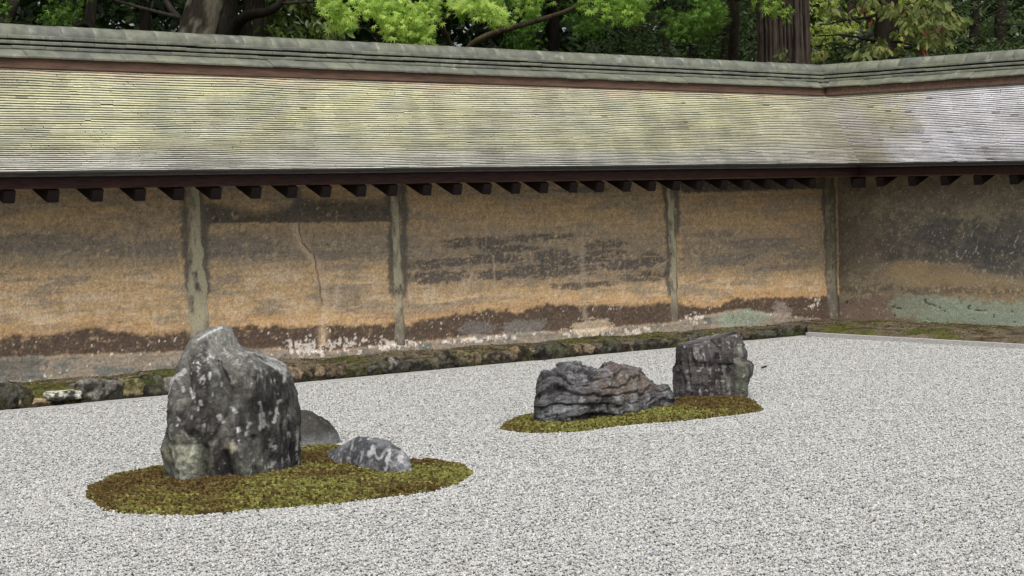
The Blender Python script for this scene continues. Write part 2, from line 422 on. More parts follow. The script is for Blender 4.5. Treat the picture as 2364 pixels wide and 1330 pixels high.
def attr(nm):
    a = ng.nodes.new('GeometryNodeInputNamedAttribute'); a.data_type = 'FLOAT'; a.inputs['Name'].default_value = nm; return a.outputs[0]
def cmp_(op, a, bval):
    c = ng.nodes.new('FunctionNodeCompare'); c.data_type = 'FLOAT'; c.operation = op; ng.links.new(a, c.inputs[0]); c.inputs[1].default_value = bval; return c.outputs[0]
def mth(op, a, bval):
    c = ng.nodes.new('ShaderNodeMath'); c.operation = op; ng.links.new(a, c.inputs[0]); c.inputs[1].default_value = bval; return c.outputs[0]
P_ = attr('pid')
def sep(lo, hi):
    s = ng.nodes.new('GeometryNodeSeparateGeometry'); s.domain = 'POINT'
    bo = ng.nodes.new('FunctionNodeBooleanMath'); bo.operation = 'AND'
    ng.links.new(cmp_('GREATER_THAN', P_, lo), bo.inputs[0]); ng.links.new(cmp_('LESS_THAN', P_, hi), bo.inputs[1])
    ng.links.new(gi.outputs[0], s.inputs[0]); ng.links.new(bo.outputs[0], s.inputs['Selection']); return s.outputs[0]
jn = ng.nodes.new('GeometryNodeGeometryToInstance')
for k in reversed(range(NV)): ng.links.new(sep(k - .5, k + .5), jn.inputs[0])
ip = ng.nodes.new('GeometryNodeInstanceOnPoints')
m2p = ng.nodes.new('GeometryNodeMeshToPoints'); ng.links.new(sep(-99, -.5), m2p.inputs[0])
ng.links.new(m2p.outputs[0], ip.inputs['Points']); ng.links.new(jn.outputs[0], ip.inputs['Instance'])
ip.inputs['Pick Instance'].default_value = True
ix = mth('SUBTRACT', mth('MULTIPLY', P_, -1.0), 1.0)
ng.links.new(ix, ip.inputs['Instance Index'])
cx_ = ng.nodes.new('ShaderNodeCombineXYZ'); ng.links.new(attr('rot'), cx_.inputs['Z']); ng.links.new(cx_.outputs[0], ip.inputs['Rotation'])
jo = ng.nodes.new('GeometryNodeJoinGeometry'); ng.links.new(ip.outputs[0], jo.inputs[0]); ng.links.new(sep(50, 200), jo.inputs[0]); ng.links.new(jo.outputs[0], go.inputs[0])
md = grav.modifiers.new('lay_gravel', 'NODES'); md.node_group = ng

# ------------------------------------------------------------------ wall layout
W1, W2 = 0.65, 1.41            # faces of the south wall (Y) and of the west wall (X) at the base
E1, E2 = -0.05, 0.93           # eave lines
G1, G2 = 0.98, 1.56            # where the shingles end under the ridge
YC, XC = 1.20, 1.78            # ridge centre lines
XL, YN = -12.4, -5.6           # the far ends of both walls
root1 = empty('garden_wall', (-5, W1, 0), 'long ochre earthen wall with shingled roof running behind all the rocks', 'wall', 'garden walls')
root2 = empty('garden_wall', (W2, -3, 0), 'shorter olive grey earthen wall with silvery shingled roof at the right', 'wall', 'garden walls')

# ---- south wall face
st = 0.0125
xs = np.arange(XL, W2 + .14, st); zs = np.arange(0.02, 1.99, st)
X, Z = np.meshgrid(xs, zs)
def wx(px, py=600): return on_Y(px, py, W1 + .03)[0]
def wz(px, py): return on_Y(px, py, W1 + .03)[2]
def kn(pts):
    q = sorted([(wx(a, b), wz(a, b)) for a, b in pts]); q = np.array(q); return lambda x: np.interp(x, q[:, 0], q[:, 1])
def wall_xy(px, py):
    p = on_Y(px, py, W1 + .03); return p[0], p[2]
nA = fbm(P3(X * 1.3, Z * 7, 0.5), 5); nB = fbm(P3(X * 7, Z * 14, 4.5), 4); nC = fbm(P3(X * 26, Z * 30, 9.5), 3); nD = fbm(P3(X * 3, Z * 24, 2.2), 4)
nV = fbm(P3(X * 16, Z * 1.6, 7.7), 3)
nE = fbm(P3(X * 60, Z * 60, 12.5), 2)
nF = fbm(P3(X * 9, Z * 34, 19.5), 5, .62)
c = np.zeros(X.shape + (3,)) + np.array([0.36, 0.255, 0.145])
lit = kn([(-400, 650), (0, 640), (420, 620), (900, 610), (1540, 640), (1900, 640)])(X)       # height where orange ochre begins
c = mixc(c, (0.45, 0.315, 0.175), sm(0.18, -0.12, Z - lit + (nA - .5) * .35))
c = mixc(c, (0.56, 0.43, 0.31), sm(.48, .62, nB) * .5 * sm(0.1, -0.1, Z - lit))
c = mixc(c, (0.26, 0.21, 0.15), sm(.46, .60, nA + (nD - .5) * .5) * .8)                     # grey brown veils
inC = sm(wx(925), wx(945), X) * sm(wx(1545), wx(1530), X)
inD = sm(wx(1570), wx(1580), X) * sm(wx(1930), wx(1915), X)
inB = sm(wx(470), wx(485), X) * sm(wx(915), wx(900), X)
inA = sm(wx(425), wx(410), X)
# grey zones under the middle of each bay
for m_, y0, y1, a in ((inA, 520, 615, .75), (inB, 520, 612, .75), (inC, 515, 660, .75), (inD, 525, 640, .8)):
    zc = .5 * (kn([(0, y0 + 8), (1900, y0 - 2)])(X) + kn([(0, y1 + 8), (1900, y1 - 2)])(X)); hw = (y1 - y0) / 2 / 235.
    c = mixc(c, (0.195, 0.168, 0.130), m_ * a * sm(1.25, .3, np.abs(Z - zc) / hw + (nA - .5) * 1.8) * (.55 + .9 * (nC - .2)))
# torn dark flakes of bay C and softer ones of bay D
def blob(px, py, rx, ry):
    x0, z0 = wall_xy(px, py); s_ = 215.
    fall = np.clip(1.7 - np.sqrt(((X - x0) / (rx / 160.)) ** 2 + ((Z - z0) / (ry / s_)) ** 2), 0, 1)
    return sm(.56, .66, .62 * fall + .38 * np.clip((nF - .5) * 3.0 + .5, 0, 1.2))
fl = np.zeros_like(X)
for q in [(985, 612, 45, 10), (1060, 605, 40, 9), (1130, 598, 70, 10), (1010, 640, 60, 14), (1160, 632, 60, 12), (1275, 590, 40, 14), (1260, 625, 110, 16), (1400, 585, 60, 8), (1450, 610, 70, 12), (1180, 575, 70, 8), (1330, 600, 90, 9), (1500, 600, 35, 18), (1100, 560, 60, 12), (1250, 548, 80, 8), (1400, 565, 50, 10), (1480, 640, 60, 12), (1340, 660, 80, 8)]:
    fl = np.maximum(fl, blob(*q))
c = mixc(c, (0.085, 0.078, 0.070), fl * (.80 - .5 * (nE > .62)))
c = mixc(c, (0.40, 0.28, 0.16), .75 * fl * sm(.84, .92, ridged(P3(X * 3.2, Z * 22, 29.), 3)))
fl2 = np.zeros_like(X)
for q in [(1650, 540, 60, 8), (1760, 560, 90, 12), (1680, 600, 80, 14), (1850, 590, 60, 10), (1800, 620, 80, 8), (540, 570, 80, 22), (760, 590, 60, 10), (100, 560, 120, 16), (330, 575, 90, 14)]:
    fl2 = np.maximum(fl2, blob(*q))
c = mixc(c, (0.14, 0.128, 0.115), fl2 * .55)
# dark soot bands with a sharp lower edge
def bandm(top, bot, soft_t, soft_b, m_):
    t = kn(top)(X); b_ = kn(bot)(X)
    return m_ * sm(soft_t, -soft_t, Z - t + (nB - .5) * .12) * sm(-soft_b, soft_b, Z - b_ + (nC - .5) * .03)
c = mixc(c, (0.075, 0.068, 0.055), .9 * bandm([(480, 462), (560, 488), (640, 482), (720, 455), (900, 470)], [(480, 516), (700, 514), (905, 511)], .06, .008, inB))
c = mixc(c, (0.075, 0.072, 0.062), .9 * bandm([(1560, 400), (1900, 400)], [(1570, 446), (1905, 436)], .05, .008, inD))
c = mixc(c, (0.10, 0.09, 0.08), .6 * blob(1350, 438, 60, 8))
# damp dark band near the foot
dt = kn([(-300, 800), (0, 778), (130, 772), (230, 757), (330, 772), (430, 770), (500, 756), (600, 752), (740, 752), (900, 748), (950, 748), (1040, 730), (1130, 716), (1200, 722), (1260, 702), (1380, 706), (1450, 708), (1540, 700), (1640, 712), (1700, 690), (1780, 690), (1900, 684)])(X)
db = kn([(-300, 850), (0, 828), (200, 820), (420, 812), (640, 806), (760, 812), (900, 798), (1100, 775), (1300, 765), (1540, 745), (1700, 715), (1900, 740)])(X)
e1 = Z - dt + (nB - .5) * .10 + (nC - .5) * .06
c = mixc(c, (0.41, 0.25, 0.12), .6 * sm(.16, 0.02, e1))
c = mixc(c, (0.062, 0.047, 0.040), .93 * sm(.018, -.018, e1) * sm(-.02, .02, Z - db + (nC - .5) * .05) * (1 - .35 * (nE > .70)))
# pale plaster skirt at the very bottom
low = sm(.015, -.015, Z - db + (nC - .5) * .06)
c = mixc(c, (0.22, 0.185, 0.145), low); c = mixc(c, (0.13, 0.13, 0.115), low * sm(.5, .62, nB))
c = mixc(c, (0.11, 0.105, 0.09), .8 * blob(20, 845, 45, 18))
# white efflorescence
ef = np.zeros_like(X)
for px, py, rx, ry in [(770, 800, 130, 24), (700, 790, 55, 20), (900, 795, 60, 14), (1110, 783, 110, 8), (1350, 772, 90, 16), (1600, 738, 48, 22), (1880, 700, 22, 22), (1460, 765, 60, 14)]:
    x0, z0 = wall_xy(px, py); ef = np.maximum(ef, sm(1.3, .3, np.hypot((X - x0) / (rx / 160.), (Z - z0) / (ry / 215.))))
c = mixc(c, (0.50, 0.45, 0.40), .9 * sm(.64, .70, .36 * ef + .64 * np.clip((nC - .5) * 1.8 + .5, 0, 1.1) + .35 * (nE - .5)) * (ef > .02))
c = mixc(c, (0.62, 0.58, 0.53), .8 * (fbm(P3(X * 34, Z * 34, 21.5), 2) > .80) * sm(.06, .0, e1))
c = mixc(c, (0.16, 0.15, 0.14), .6 * blob(1100, 758, 36, 14)); c = mixc(c, (0.17, 0.16, 0.145), .7 * blob(1210, 755, 48, 17))
c = mixc(c, (0.42, 0.34, 0.24), .7 * blob(1360, 755, 45, 18))
c = mixc(c, (0.21, 0.25, 0.195), .75 * blob(1710, 735, 80, 18)); c = mixc(c, (0.24, 0.20, 0.17), .8 * blob(1800, 720, 28, 24))
# fine rammed layers and trowel marks
nH = fbm(P3(X * 2.2, Z * 60, 91.5), 4, .6); c = c * (1 + .45 * (nH - .5) * sm(.3, .5, nA + .2))[..., None]; nS = fbm(P3(X * 40, Z * 40, 95.5), 3, .7); c = c * (1 + 1.0 * (nS - .5))[..., None]; c = mixc(c, (.50, .37, .22), .55 * sm(.60, .70, fbm(P3(X * 22, Z * 30, 97.5), 4, .65)) * sm(.3, .5, Z))
# runs and cracks
c = mixc(c, (0.44, 0.33, 0.21), .22 * sm(.62, .76, nV) * sm(.2, .8, Z))
cr = np.zeros_like(X)
def crack(pts, w, noise_=.02):
    global cr
    q = np.array([wall_xy(*p) for p in pts]); o = np.argsort(q[:, 1]); q = q[o]
    xl = np.interp(Z, q[:, 1], q[:, 0]) + (fbm(P3(Z * 25, 3.1, 1), 3) - .5) * noise_ * 2
    m_ = (Z > q[0, 1]) & (Z < q[-1, 1]); k = np.exp(-((X - xl) / w) ** 2) * m_
    return k
k1 = crack([(692, 515), (697, 560), (727, 592), (735, 640), (741, 700), (742, 800)], .007)
k2 = crack([(685, 515), (693, 560), (722, 598), (745, 640), (748, 700), (742, 800)], .05, .03)
c = mixc(c, (0.48, 0.36, 0.24), k2 * .75); c = mixc(c, (0.06, 0.045, 0.035), k1 * sm(wz(742, 700) - .05, wz(742, 690), Z))
k3 = crack([(1343, 540), (1346, 640), (1348, 720), (1352, 745)], .035, .02); c = mixc(c, (0.33, 0.28, 0.21), k3 * .6)
k4 = crack([(1140, 590), (1142, 700)], .012); k5 = crack([(785, 640), (775, 680), (765, 720)], .03, .03); k6 = crack([(690, 430), (692, 515)], .05, .03)
c = mixc(c, (0.50, 0.40, 0.28), .6 * np.clip(k4 + k5, 0, 1)); c = mixc(c, (0.10, 0.09, 0.08), .8 * k6)
# fine horizontal crazing
cz = ridged(P3(X * 5, Z * 26, 31.), 3); crz = sm(.86, .93, cz); c = mixc(c, c * .45, crz * .55 * (nA > .42))
# discoloured strips beside the posts
POSTPX = [(452, 600), (917, 600), (1553, 580), (1917, 580)]
for i, (px, py) in enumerate(POSTPX):
    x0 = wx(px, py)
    for s_, wd, top, bot in ((-1, .062, 440, 680 + (5 if i else 0)), (1, .072, 440, 690 if i < 2 else 540)):
        if i == 3 and s_ == 1: continue
        e = np.abs(X - (x0 + s_ * .085 + (fbm(P3(Z * 4, 8. * i + s_, 2), 4) - .5) * .09))
        c = mixc(c, (0.085, 0.080, 0.070), .85 * sm(wd, wd * .3, e + (nB - .5) * .09 + (nC - .5) * .05) * sm(wz(px, bot) - .06, wz(px, bot) + .06, Z + (nB - .5) * .1))
dY = -(nA - .5) * .02 - (nB - .5) * .012 - (nC - .5) * .010 + fl * .006 + crz * .003 + k1 * .012 + sm(.02, -.02, e1) * .006 - low * .018 - sm(.35, .05, Z) * .02
Yf = W1 + .045 * (Z - .1) / 1.6 + dY
nx, nz = len(xs), len(zs)
V = np.stack([X, Yf, Z], -1).reshape(-1, 3)
nb = len(V); ex = box_v(XL, W2 + .7, W1 + .10, W1 + .9, -.05, 2.1)
Fq = grid_faces(nx, nz)
o = obj('wall', np.concatenate([V, ex]), [Fq, BOXF + nb], M_WALL, root1, np.concatenate([np.clip(c.reshape(-1, 3) * 1.6, 0, .82), np.full((8, 3), .2)]), smooth=True)

# ---- west wall face
ys = np.arange(YN, W1 + .14, st)
Yg, Z = np.meshgrid(ys, zs)
def w2y(px, py): p = on_X(px, py, W2); return p[1], p[2]
nA = fbm(P3(Yg * 1.6, Z * 4, 40.5), 5); nB = fbm(P3(Yg * 7, Z * 11, 44.5), 4); nC = fbm(P3(Yg * 26, Z * 28, 49.5), 3); nE = fbm(P3(Yg * 55, Z * 55, 52.5), 2); nF = fbm(P3(Yg * 9, Z * 13, 59.5), 6, .68)
def blob2(px, py, rx, ry, e0=1.25, e1=.75, k=1.2):
    y0, z0 = w2y(px, py)
    fall = np.clip(1.9 - np.hypot((Yg - y0) / (rx / 140.), (Z - z0) / (ry / 200.)), 0, 1)
    return sm(.46, .74, .60 * fall + .40 * np.clip((nF - .5) * 3.0 + .5, 0, 1.2))
c = np.zeros(Yg.shape + (3,)) + np.array([0.235, 0.20, 0.135])
c = mixc(c, (0.125, 0.105, 0.080), .85 * sm(.40, .60, nA * .45 + nC * .35 + nF * .2))
c = mixc(c, (0.33, 0.27, 0.19), .5 * sm(.52, .66, nC) * sm(.4, .6, nB))
for q in [(2180, 570, 100, 50), (2300, 560, 90, 45), (2250, 600, 130, 30), (2364, 580, 90, 55), (2130, 520, 70, 30)]: c = mixc(c, (0.062, 0.064, 0.064), .55 * blob2(*q, 1.4, .6) * (.55 + .9 * (nC - .25)))
for q in [(1990, 560, 60, 60), (2160, 450, 80, 30)]: c = mixc(c, (0.10, 0.085, 0.075), .5 * blob2(*q, 1.5, .4))
for q in [(2150, 640, 70, 30), (2240, 665, 80, 28), (2340, 690, 80, 30), (2100, 620, 30, 16)]: c = mixc(c, (0.27, 0.205, 0.12), .65 * blob2(*q, 1.3, .6))
for q in [(2020, 725, 90, 30), (2060, 700, 70, 14)]: c = mixc(c, (0.16, 0.115, 0.095), .8 * blob2(*q))
c = mixc(c, (0.10, 0.085, 0.07), .7 * sm(.09, .0, np.abs(Z - w2y(2100, 668)[1] + (Yg + 1.) * .02 + (nB - .5) * .15)) * (nC > .42))
for q in [(2160, 715, 80, 26), (2270, 722, 90, 24), (2350, 740, 60, 22), (2440, 745, 60, 20)]: c = mixc(c, (0.24, 0.285, 0.22), .7 * blob2(*q, 1.2, .7))
ck = ridged(P3(Yg * 4.2, Z * 9, 71), 2); ckm = sm(.93, .975, ck) * sm(.55, .35, Z)
c = mixc(c, (0.03, 0.03, 0.025), ckm)
scr = sm(.93, .97, ridged(P3(Yg * 8 + Z * 5, Z * 7 - Yg * 3, 77), 2)) * np.maximum(blob2(2200, 575, 60, 35), blob2(2300, 570, 60, 40))
c = mixc(c, (0.42, 0.40, 0.33), scr * .8)
c = mixc(c, (0.42, 0.38, 0.30), .7 * (nE > .72) * (nB > .5))
dX = -(nA - .5) * .02 - (nB - .5) * .012 - (nC - .5) * .009 + ckm * .012
V = np.stack([W2 + .045 * (Z - .1) / 1.6 + dX, Yg, Z], -1).reshape(-1, 3)
nb = len(V); ex = box_v(W2 + .10, W2 + .8, YN, W1 + .6, -.05, 2.1)
Fq = grid_faces(len(ys), nz)[:, ::-1]
obj('wall', np.concatenate([V, ex]), [Fq, BOXF + nb], M_WALL, root2, np.concatenate([np.clip(c.reshape(-1, 3) * 1.5, 0, .8), np.full((8, 3), .2)]), smooth=True)

# ---- plastered posts standing a finger proud of the wall
for i, (px, py) in enumerate(POSTPX + [(-60, 640)]):
    x0 = wx(px, py); zz = np.arange(.12, 1.86, .012); tt = np.linspace(-1, 1, 25)
    hwid = [.082, .062, .062, .085, .07][i] * (1 + .0 * zz)
    if i == 0: hwid = np.interp(zz, [.1, .5, .9, 1.5, 1.9], [.07, .12, .11, .065, .06])
    wl = hwid + (fbm(P3(zz * 9, 31. + i, 3), 4) - .5) * .06; wr = hwid + (fbm(P3(zz * 9, 61. + i, 3), 4) - .5) * .06
    T, ZZ = np.meshgrid(tt, zz)
    Xp = x0 + np.where(T < 0, T * wl[:, None], T * wr[:, None])
    n1 = fbm(P3(Xp * 20, ZZ * 9, 3 + i), 4); n2 = fbm(P3(Xp * 40, ZZ * 30, 13 + i), 3)
    thick = .030 if i != 3 else .055
    Yp = W1 + .045 * (ZZ - .1) / 1.6 + .018 - (thick + (n1 - .5) * .016) * np.sqrt(np.clip(1 - np.abs(T) ** 6, 0, 1))
    cc = np.zeros(Xp.shape + (3,)) + np.array([0.52, 0.47, 0.32] if i != 3 else [0.20, 0.185, 0.13])
    cc = mixc(cc, (0.33, 0.295, 0.215), sm(.45, .62, n1)); cc = mixc(cc, (0.10, 0.09, 0.07), .8 * sm(.60, .68, n2 * .5 + n1 * .5))
    cc = mixc(cc, (0.19, 0.17, 0.14), sm(.62, .35, ZZ) * .8); cc = mixc(cc, (0.45, 0.42, 0.35), .7 * sm(.64, .7, n2) * sm(.7, .4, ZZ))
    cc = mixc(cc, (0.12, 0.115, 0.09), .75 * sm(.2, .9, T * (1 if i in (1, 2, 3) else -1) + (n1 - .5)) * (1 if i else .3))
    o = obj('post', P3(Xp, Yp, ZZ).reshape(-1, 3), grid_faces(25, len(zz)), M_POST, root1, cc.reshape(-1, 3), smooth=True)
    if i == 0: o['label'] = 'broad khaki plastered post, widest at mid height'

# ------------------------------------------------------------------ roofs
NR = 46
sg = np.linspace(0, 1, 200); angs = R_(29) + (R_(47) - R_(29)) * sg
cz_ = np.concatenate([[0], np.cumsum(np.sin(angs[:-1]) / 199)]); ch_ = np.concatenate([[0], np.cumsum(np.cos(angs[:-1]) / 199)])
Z_E, Z_T = 1.958, 2.868
hfun = lambda s: np.interp(s, sg, ch_ / ch_[-1]); zfun = lambda s: np.interp(s, sg, cz_ / cz_[-1])
def zeave(x): return .0
def roof_pt(s, t, side, lift=0.0):
    """s: 0 eave .. 1 ridge; t: distance along the row measured from the valley corner (side 1: negative X; side 2: negative Y)"""
    s = np.asarray(s, float); t = np.asarray(t, float)
    h = hfun(np.clip(s, -.03, 1.05)) + np.where(s < 0, s, 0); Yr = E1 + (G1 - E1) * h; Xr = E2 + (G2 - E2) * h
    r = (.10 + .36 * sm(0, .25, s)) * sm(1.03, .62, s) + .004
    if side == 1:
        x = Xr - t; y = Yr
        # rounding of the valley: a smooth bow of the row near the corner
        y = y - r * .55 * np.exp(-np.clip(t, 0, 9) / r * 1.3)
        droop = .0052 * np.clip(t, 0, 11)
    else:
        y = Yr - t; x = Xr
        x = x - r * .55 * np.exp(-np.clip(t, 0, 9) / r * 1.3)
        droop = .012 * np.clip(t, 0, 4)
    z = Z_E + (Z_T - Z_E) * zfun(np.clip(s, 0, 1.02)) + np.where(s < 0, s * .5, 0) + (.030 - droop) * (1 - np.clip(s, 0, 1))
    a = R_(29) + (R_(47) - R_(29)) * np.clip(s, 0, 1)
    z = z + lift * np.cos(a)
    if side == 1: y = y - lift * np.sin(a)
    else: x = x - lift * np.sin(a)
    return np.stack(np.broadcast_arrays(x, y, z), -1)
def shingles(side, root, LEN, n_parts):
    e = 1.0 / NR
    lt, rt, sk, up, row = [], [], [], [], []
    for k in range(NR):
        t = -RNG.random() * .1
        while t < LEN:
            w = RNG.uniform(.055, .125)
            t0 = max(t, 0.0)
            if t + w > 0.005: lt.append(t0); rt.append(t + w - .0002 - (RNG.random() < .05) * .006); row.append(k)
            t += w
    lt = np.array(lt); rt = np.array(rt); row = np.array(row); n = len(lt)
    def sfun(t):
        wav = (fbm(P3(t * .8, row * .05 + 5 * side, 3.), 3) - .5) * 2.2 + (fbm(P3(t * 3.2, row * .55 + 5 * side, 8.), 2) - .5) * .20
        return (row + wav * sm(0, 3, row)) * e
    slip = np.where(RNG.random(n) < (.02 if side == 1 else .035), RNG.uniform(-.35, .45, n), RNG.normal(0, .012, n)) * e
    # slipped shingles come in small clusters
    cl = fbm(P3(lt * 1.3, row * .25, 15. * side), 2); slip = np.where(cl > .60, slip, RNG.normal(0, .012, n) * e)
    sL, sR = sfun(lt) + slip, sfun(rt) + slip
    th = np.clip(.0175 + .010 * (fbm(P3(lt * 2.5, row * .9, 33.), 2) - .5),   .012, .023) + RNG.uniform(-.0008, .0008, n)
    V = np.stack([roof_pt(sL, lt, side, th), roof_pt(sR, rt, side, th), roof_pt(sR + 1.5 * e, rt, side, .002), roof_pt(sL + 1.5 * e, lt, side, .002), roof_pt(sL, lt, side, -.002), roof_pt(sR, rt, side, -.002), roof_pt(sL, lt, side, th), roof_pt(sR, rt, side, th)], 1)
    fq = np.array([[0, 1, 2, 3], [4, 5, 7, 6]]); ft = np.array([[4, 6, 3], [7, 5, 2]])
    if side == 2: pass
    # colours
    s = row / NR; tm = (lt + rt) / 2
    a = fbm(P3(tm * .9, s * 3.5, 5 + side), 3); b2 = fbm(P3(tm * 3.2, s * 7, 15 + side), 3); cN = RNG.random(n)
    if side == 1:
        c = np.zeros((n, 3)) + np.array([0.42, 0.415, 0.30])
        c = mixc(c, (0.44, 0.43, 0.26), .6 * sm(.36, .66, a) * sm(.05, .45, s))
        c = mixc(c, (0.31, 0.315, 0.235), .6 * sm(.42, .68, b2))
        c = mixc(c, (0.45, 0.44, 0.40), .8 * sm(.30, .06, s + (a - .5) * .3))
        c = mixc(c, (0.42, 0.33, 0.25), .6 * sm(.84, .97, s + (b2 - .5) * .15)); c = mixc(c, (0.46, 0.41, 0.38), sm(.955, .985, s))
        c = mixc(c, (0.27, 0.25, 0.20), .6 * sm(1.6, .0, tm + (b2 - .5)))
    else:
        c = np.zeros((n, 3)) + np.array([0.50, 0.49, 0.50])  # silver-grey wood, whitened further to paint in the sky sheen on this roof
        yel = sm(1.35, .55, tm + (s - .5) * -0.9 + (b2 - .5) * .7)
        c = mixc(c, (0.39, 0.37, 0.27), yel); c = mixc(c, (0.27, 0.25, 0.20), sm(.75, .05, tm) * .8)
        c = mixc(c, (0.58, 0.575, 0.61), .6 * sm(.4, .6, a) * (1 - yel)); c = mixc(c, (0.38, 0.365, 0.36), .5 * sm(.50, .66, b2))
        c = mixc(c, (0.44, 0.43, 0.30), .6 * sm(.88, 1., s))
    dn = fbm(P3(tm * 7, s * 1.8, 61 + side), 3); c = c * (1 + .5 * (dn - .5))[:, None]; c = mixc(c, c * .74, .7 * sm(.50, .72, fbm(P3(tm * 1.1, s * 5, 71 + side), 4)))
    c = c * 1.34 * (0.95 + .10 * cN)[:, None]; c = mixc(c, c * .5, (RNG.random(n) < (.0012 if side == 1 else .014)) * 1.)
    cv = np.repeat(c[:, None], 8, 1); cv[:, 4:] *= .20          # butt ends darkened: the shadow line between rows is painted in
    dist = np.linalg.norm(V[:, 0] - EYE, axis=1) - (rt - lt) * 30
    P = V.mean(1); q = (P - EYE) @ ROT
    vis = (np.abs(q[:, 0] / q[:, 2]) < .262) & (row > 0)
    order = np.argsort(np.where(vis, dist, 1e6))[:n_parts]
    isp = np.zeros(n, bool); isp[order] = True
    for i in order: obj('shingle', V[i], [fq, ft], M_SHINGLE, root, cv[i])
    r_ = np.where(~isp)[0]; m = len(r_); ids = np.arange(m)[:, None, None] * 8
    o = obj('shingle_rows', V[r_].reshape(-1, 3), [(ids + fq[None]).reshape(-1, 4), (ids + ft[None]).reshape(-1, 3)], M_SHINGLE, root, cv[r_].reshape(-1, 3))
    tag(o, kind='stuff')
    # under-deck and the back slope
    tt = np.concatenate([np.linspace(0, 1.2, 30), np.linspace(1.3, LEN, 40)]); ss = np.linspace(-.01, 1.04, 40)
    T, S_ = np.meshgrid(tt, ss)
    D = roof_pt(S_, T, side, -.006).reshape(-1, 3)
    obj('roof_deck', D, grid_faces(len(tt), len(ss)), M_DARK, root)
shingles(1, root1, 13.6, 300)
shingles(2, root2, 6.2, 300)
obj('back_roof', [[XL, YC, 2.93], [XC, YC, 2.93], [XC + 1, YC + 1.1, 2.0], [XL, YC + 1.1, 2.0]], np.array([[0, 1, 2, 3]]), M_LATH, root1)
obj('back_roof', [[XC, YN, 2.93], [XC, YC, 2.93], [XC + 1.1, YC + 1.1, 2.0], [XC + 1.1, YN, 2.0]], np.array([[0, 1, 2, 3]]), M_LATH, root2)

# eave timbers; each a profile (depth, z0, z1) swept along both walls, mitred at the corner
def eave_board(name, mat, d0, d1, z0, z1, zoff1=-.06, zoff2=-.045):
    """d: set-back from the eave line towards the wall"""
    xa, xb = XL, E2 + d0
    y0, y1 = E1 + d0, E1 + d1
    n = 30
    def sweep(A, B, inward, zl, zr, w, mit):
        t = np.linspace(0, 1, n)[:, None]
        wob = (fbm(P3(t[:, 0] * 9, z0 * 7, d0 * 9), 2) - .5)[:, None] * .006
        P0 = np.array(A) + (np.array(B) - np.array(A)) * t; dz = zl + (zr - zl) * t
        Q = P0 + np.array(inward) * w + np.array(mit) * t
        V = np.concatenate([np.concatenate([P0, z0 + dz + wob], 1), np.concatenate([P0, z1 + dz + wob], 1), np.concatenate([Q, z1 + dz + wob], 1), np.concatenate([Q, z0 + dz + wob], 1)], 0)
        f = []
        for a, b_ in ((0, 1), (1, 2), (2, 3), (3, 0)):
            for k in range(n - 1): f.append([a * n + k, b_ * n + k, b_ * n + k + 1, a * n + k + 1])
        f += [[0, n, 2 * n, 3 * n], [n - 1, 4 * n - 1, 3 * n - 1, 2 * n - 1]]
        return V, np.array(f)
    w = d1 - d0
    V, f = sweep((xa, y0), (xb, y0), (0, 1), zoff1, 0, w, (w, 0)); obj(name, V, f, mat, root1)
    V, f = sweep((E2 + d0, YN), (E2 + d0, y0), (1, 0), zoff2, 0, w, (0, w)); obj(name, V + [0, 0, -.001], f, mat, root2)
M_LIP = wood_mat('grey shingle butts', (0.13, 0.115, 0.10), (0.05, 0.045, 0.04), .9, (2, 30, 60), 4)
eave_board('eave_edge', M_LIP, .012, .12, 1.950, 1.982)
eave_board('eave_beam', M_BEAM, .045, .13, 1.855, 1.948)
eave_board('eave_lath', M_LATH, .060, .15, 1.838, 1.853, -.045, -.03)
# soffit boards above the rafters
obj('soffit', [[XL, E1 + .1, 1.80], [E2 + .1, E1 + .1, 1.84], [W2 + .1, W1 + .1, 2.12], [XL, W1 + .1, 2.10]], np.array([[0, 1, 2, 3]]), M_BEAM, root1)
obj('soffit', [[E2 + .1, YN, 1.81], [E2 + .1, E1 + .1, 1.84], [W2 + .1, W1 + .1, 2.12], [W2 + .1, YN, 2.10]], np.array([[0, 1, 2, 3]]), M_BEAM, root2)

# rafters
RL = .80; rw = .052; rh = .108; ra = R_(24)
def rafter_mesh(L):
    v = []
    for (l, z) in ((0, 0), (0, rh), (L, rh), (L, 0)):
        y = l * math.cos(ra) - z * math.sin(ra) * .6; zz = l * math.sin(ra) + z * math.cos(ra)
        v += [[-rw, y, zz], [rw, y, zz]]
    # ends 0,1 front bottom; 2,3 front top; 4,5 back top; 6,7 back bottom
    f = np.array([[0, 1, 3, 2], [2, 3, 5, 4], [4, 5, 7, 6], [6, 7, 1, 0], [0, 2, 4, 6], [1, 7, 5, 3]])
    return mesh_from('rafter', np.array(v), f, M_RAFT)
RM = rafter_mesh(RL)
RPX = [36, 137, 239, 337, 426, 512, 604, 687, 765, 846, 919, 997, 1067, 1135, 1202, 1266, 1334, 1395, 1457, 1515, 1571, 1624, 1681, 1732, 1782, 1833, 1885]
rx0 = on_Y(36, 465, E1 + .07)[0]
allx = [rx0 - .43 * k for k in range(6, 0, -1)] + [on_Y(px, 464 - .0196 * px, E1 + .07)[0] for px in RPX]
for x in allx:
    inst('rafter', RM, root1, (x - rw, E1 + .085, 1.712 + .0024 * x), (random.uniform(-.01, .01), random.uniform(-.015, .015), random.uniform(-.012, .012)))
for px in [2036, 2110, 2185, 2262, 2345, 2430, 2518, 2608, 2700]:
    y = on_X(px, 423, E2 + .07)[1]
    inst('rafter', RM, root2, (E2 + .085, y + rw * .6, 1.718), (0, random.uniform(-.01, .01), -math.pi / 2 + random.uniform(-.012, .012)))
hm = rafter_mesh(1.1); v = np.array([q.co[:] for q in hm.vertices]); v[:, 0] *= 1.5; v[:, 2] *= 1.1
hm.vertices.foreach_set('co', v.astype(np.float32).ravel()); hm.update()
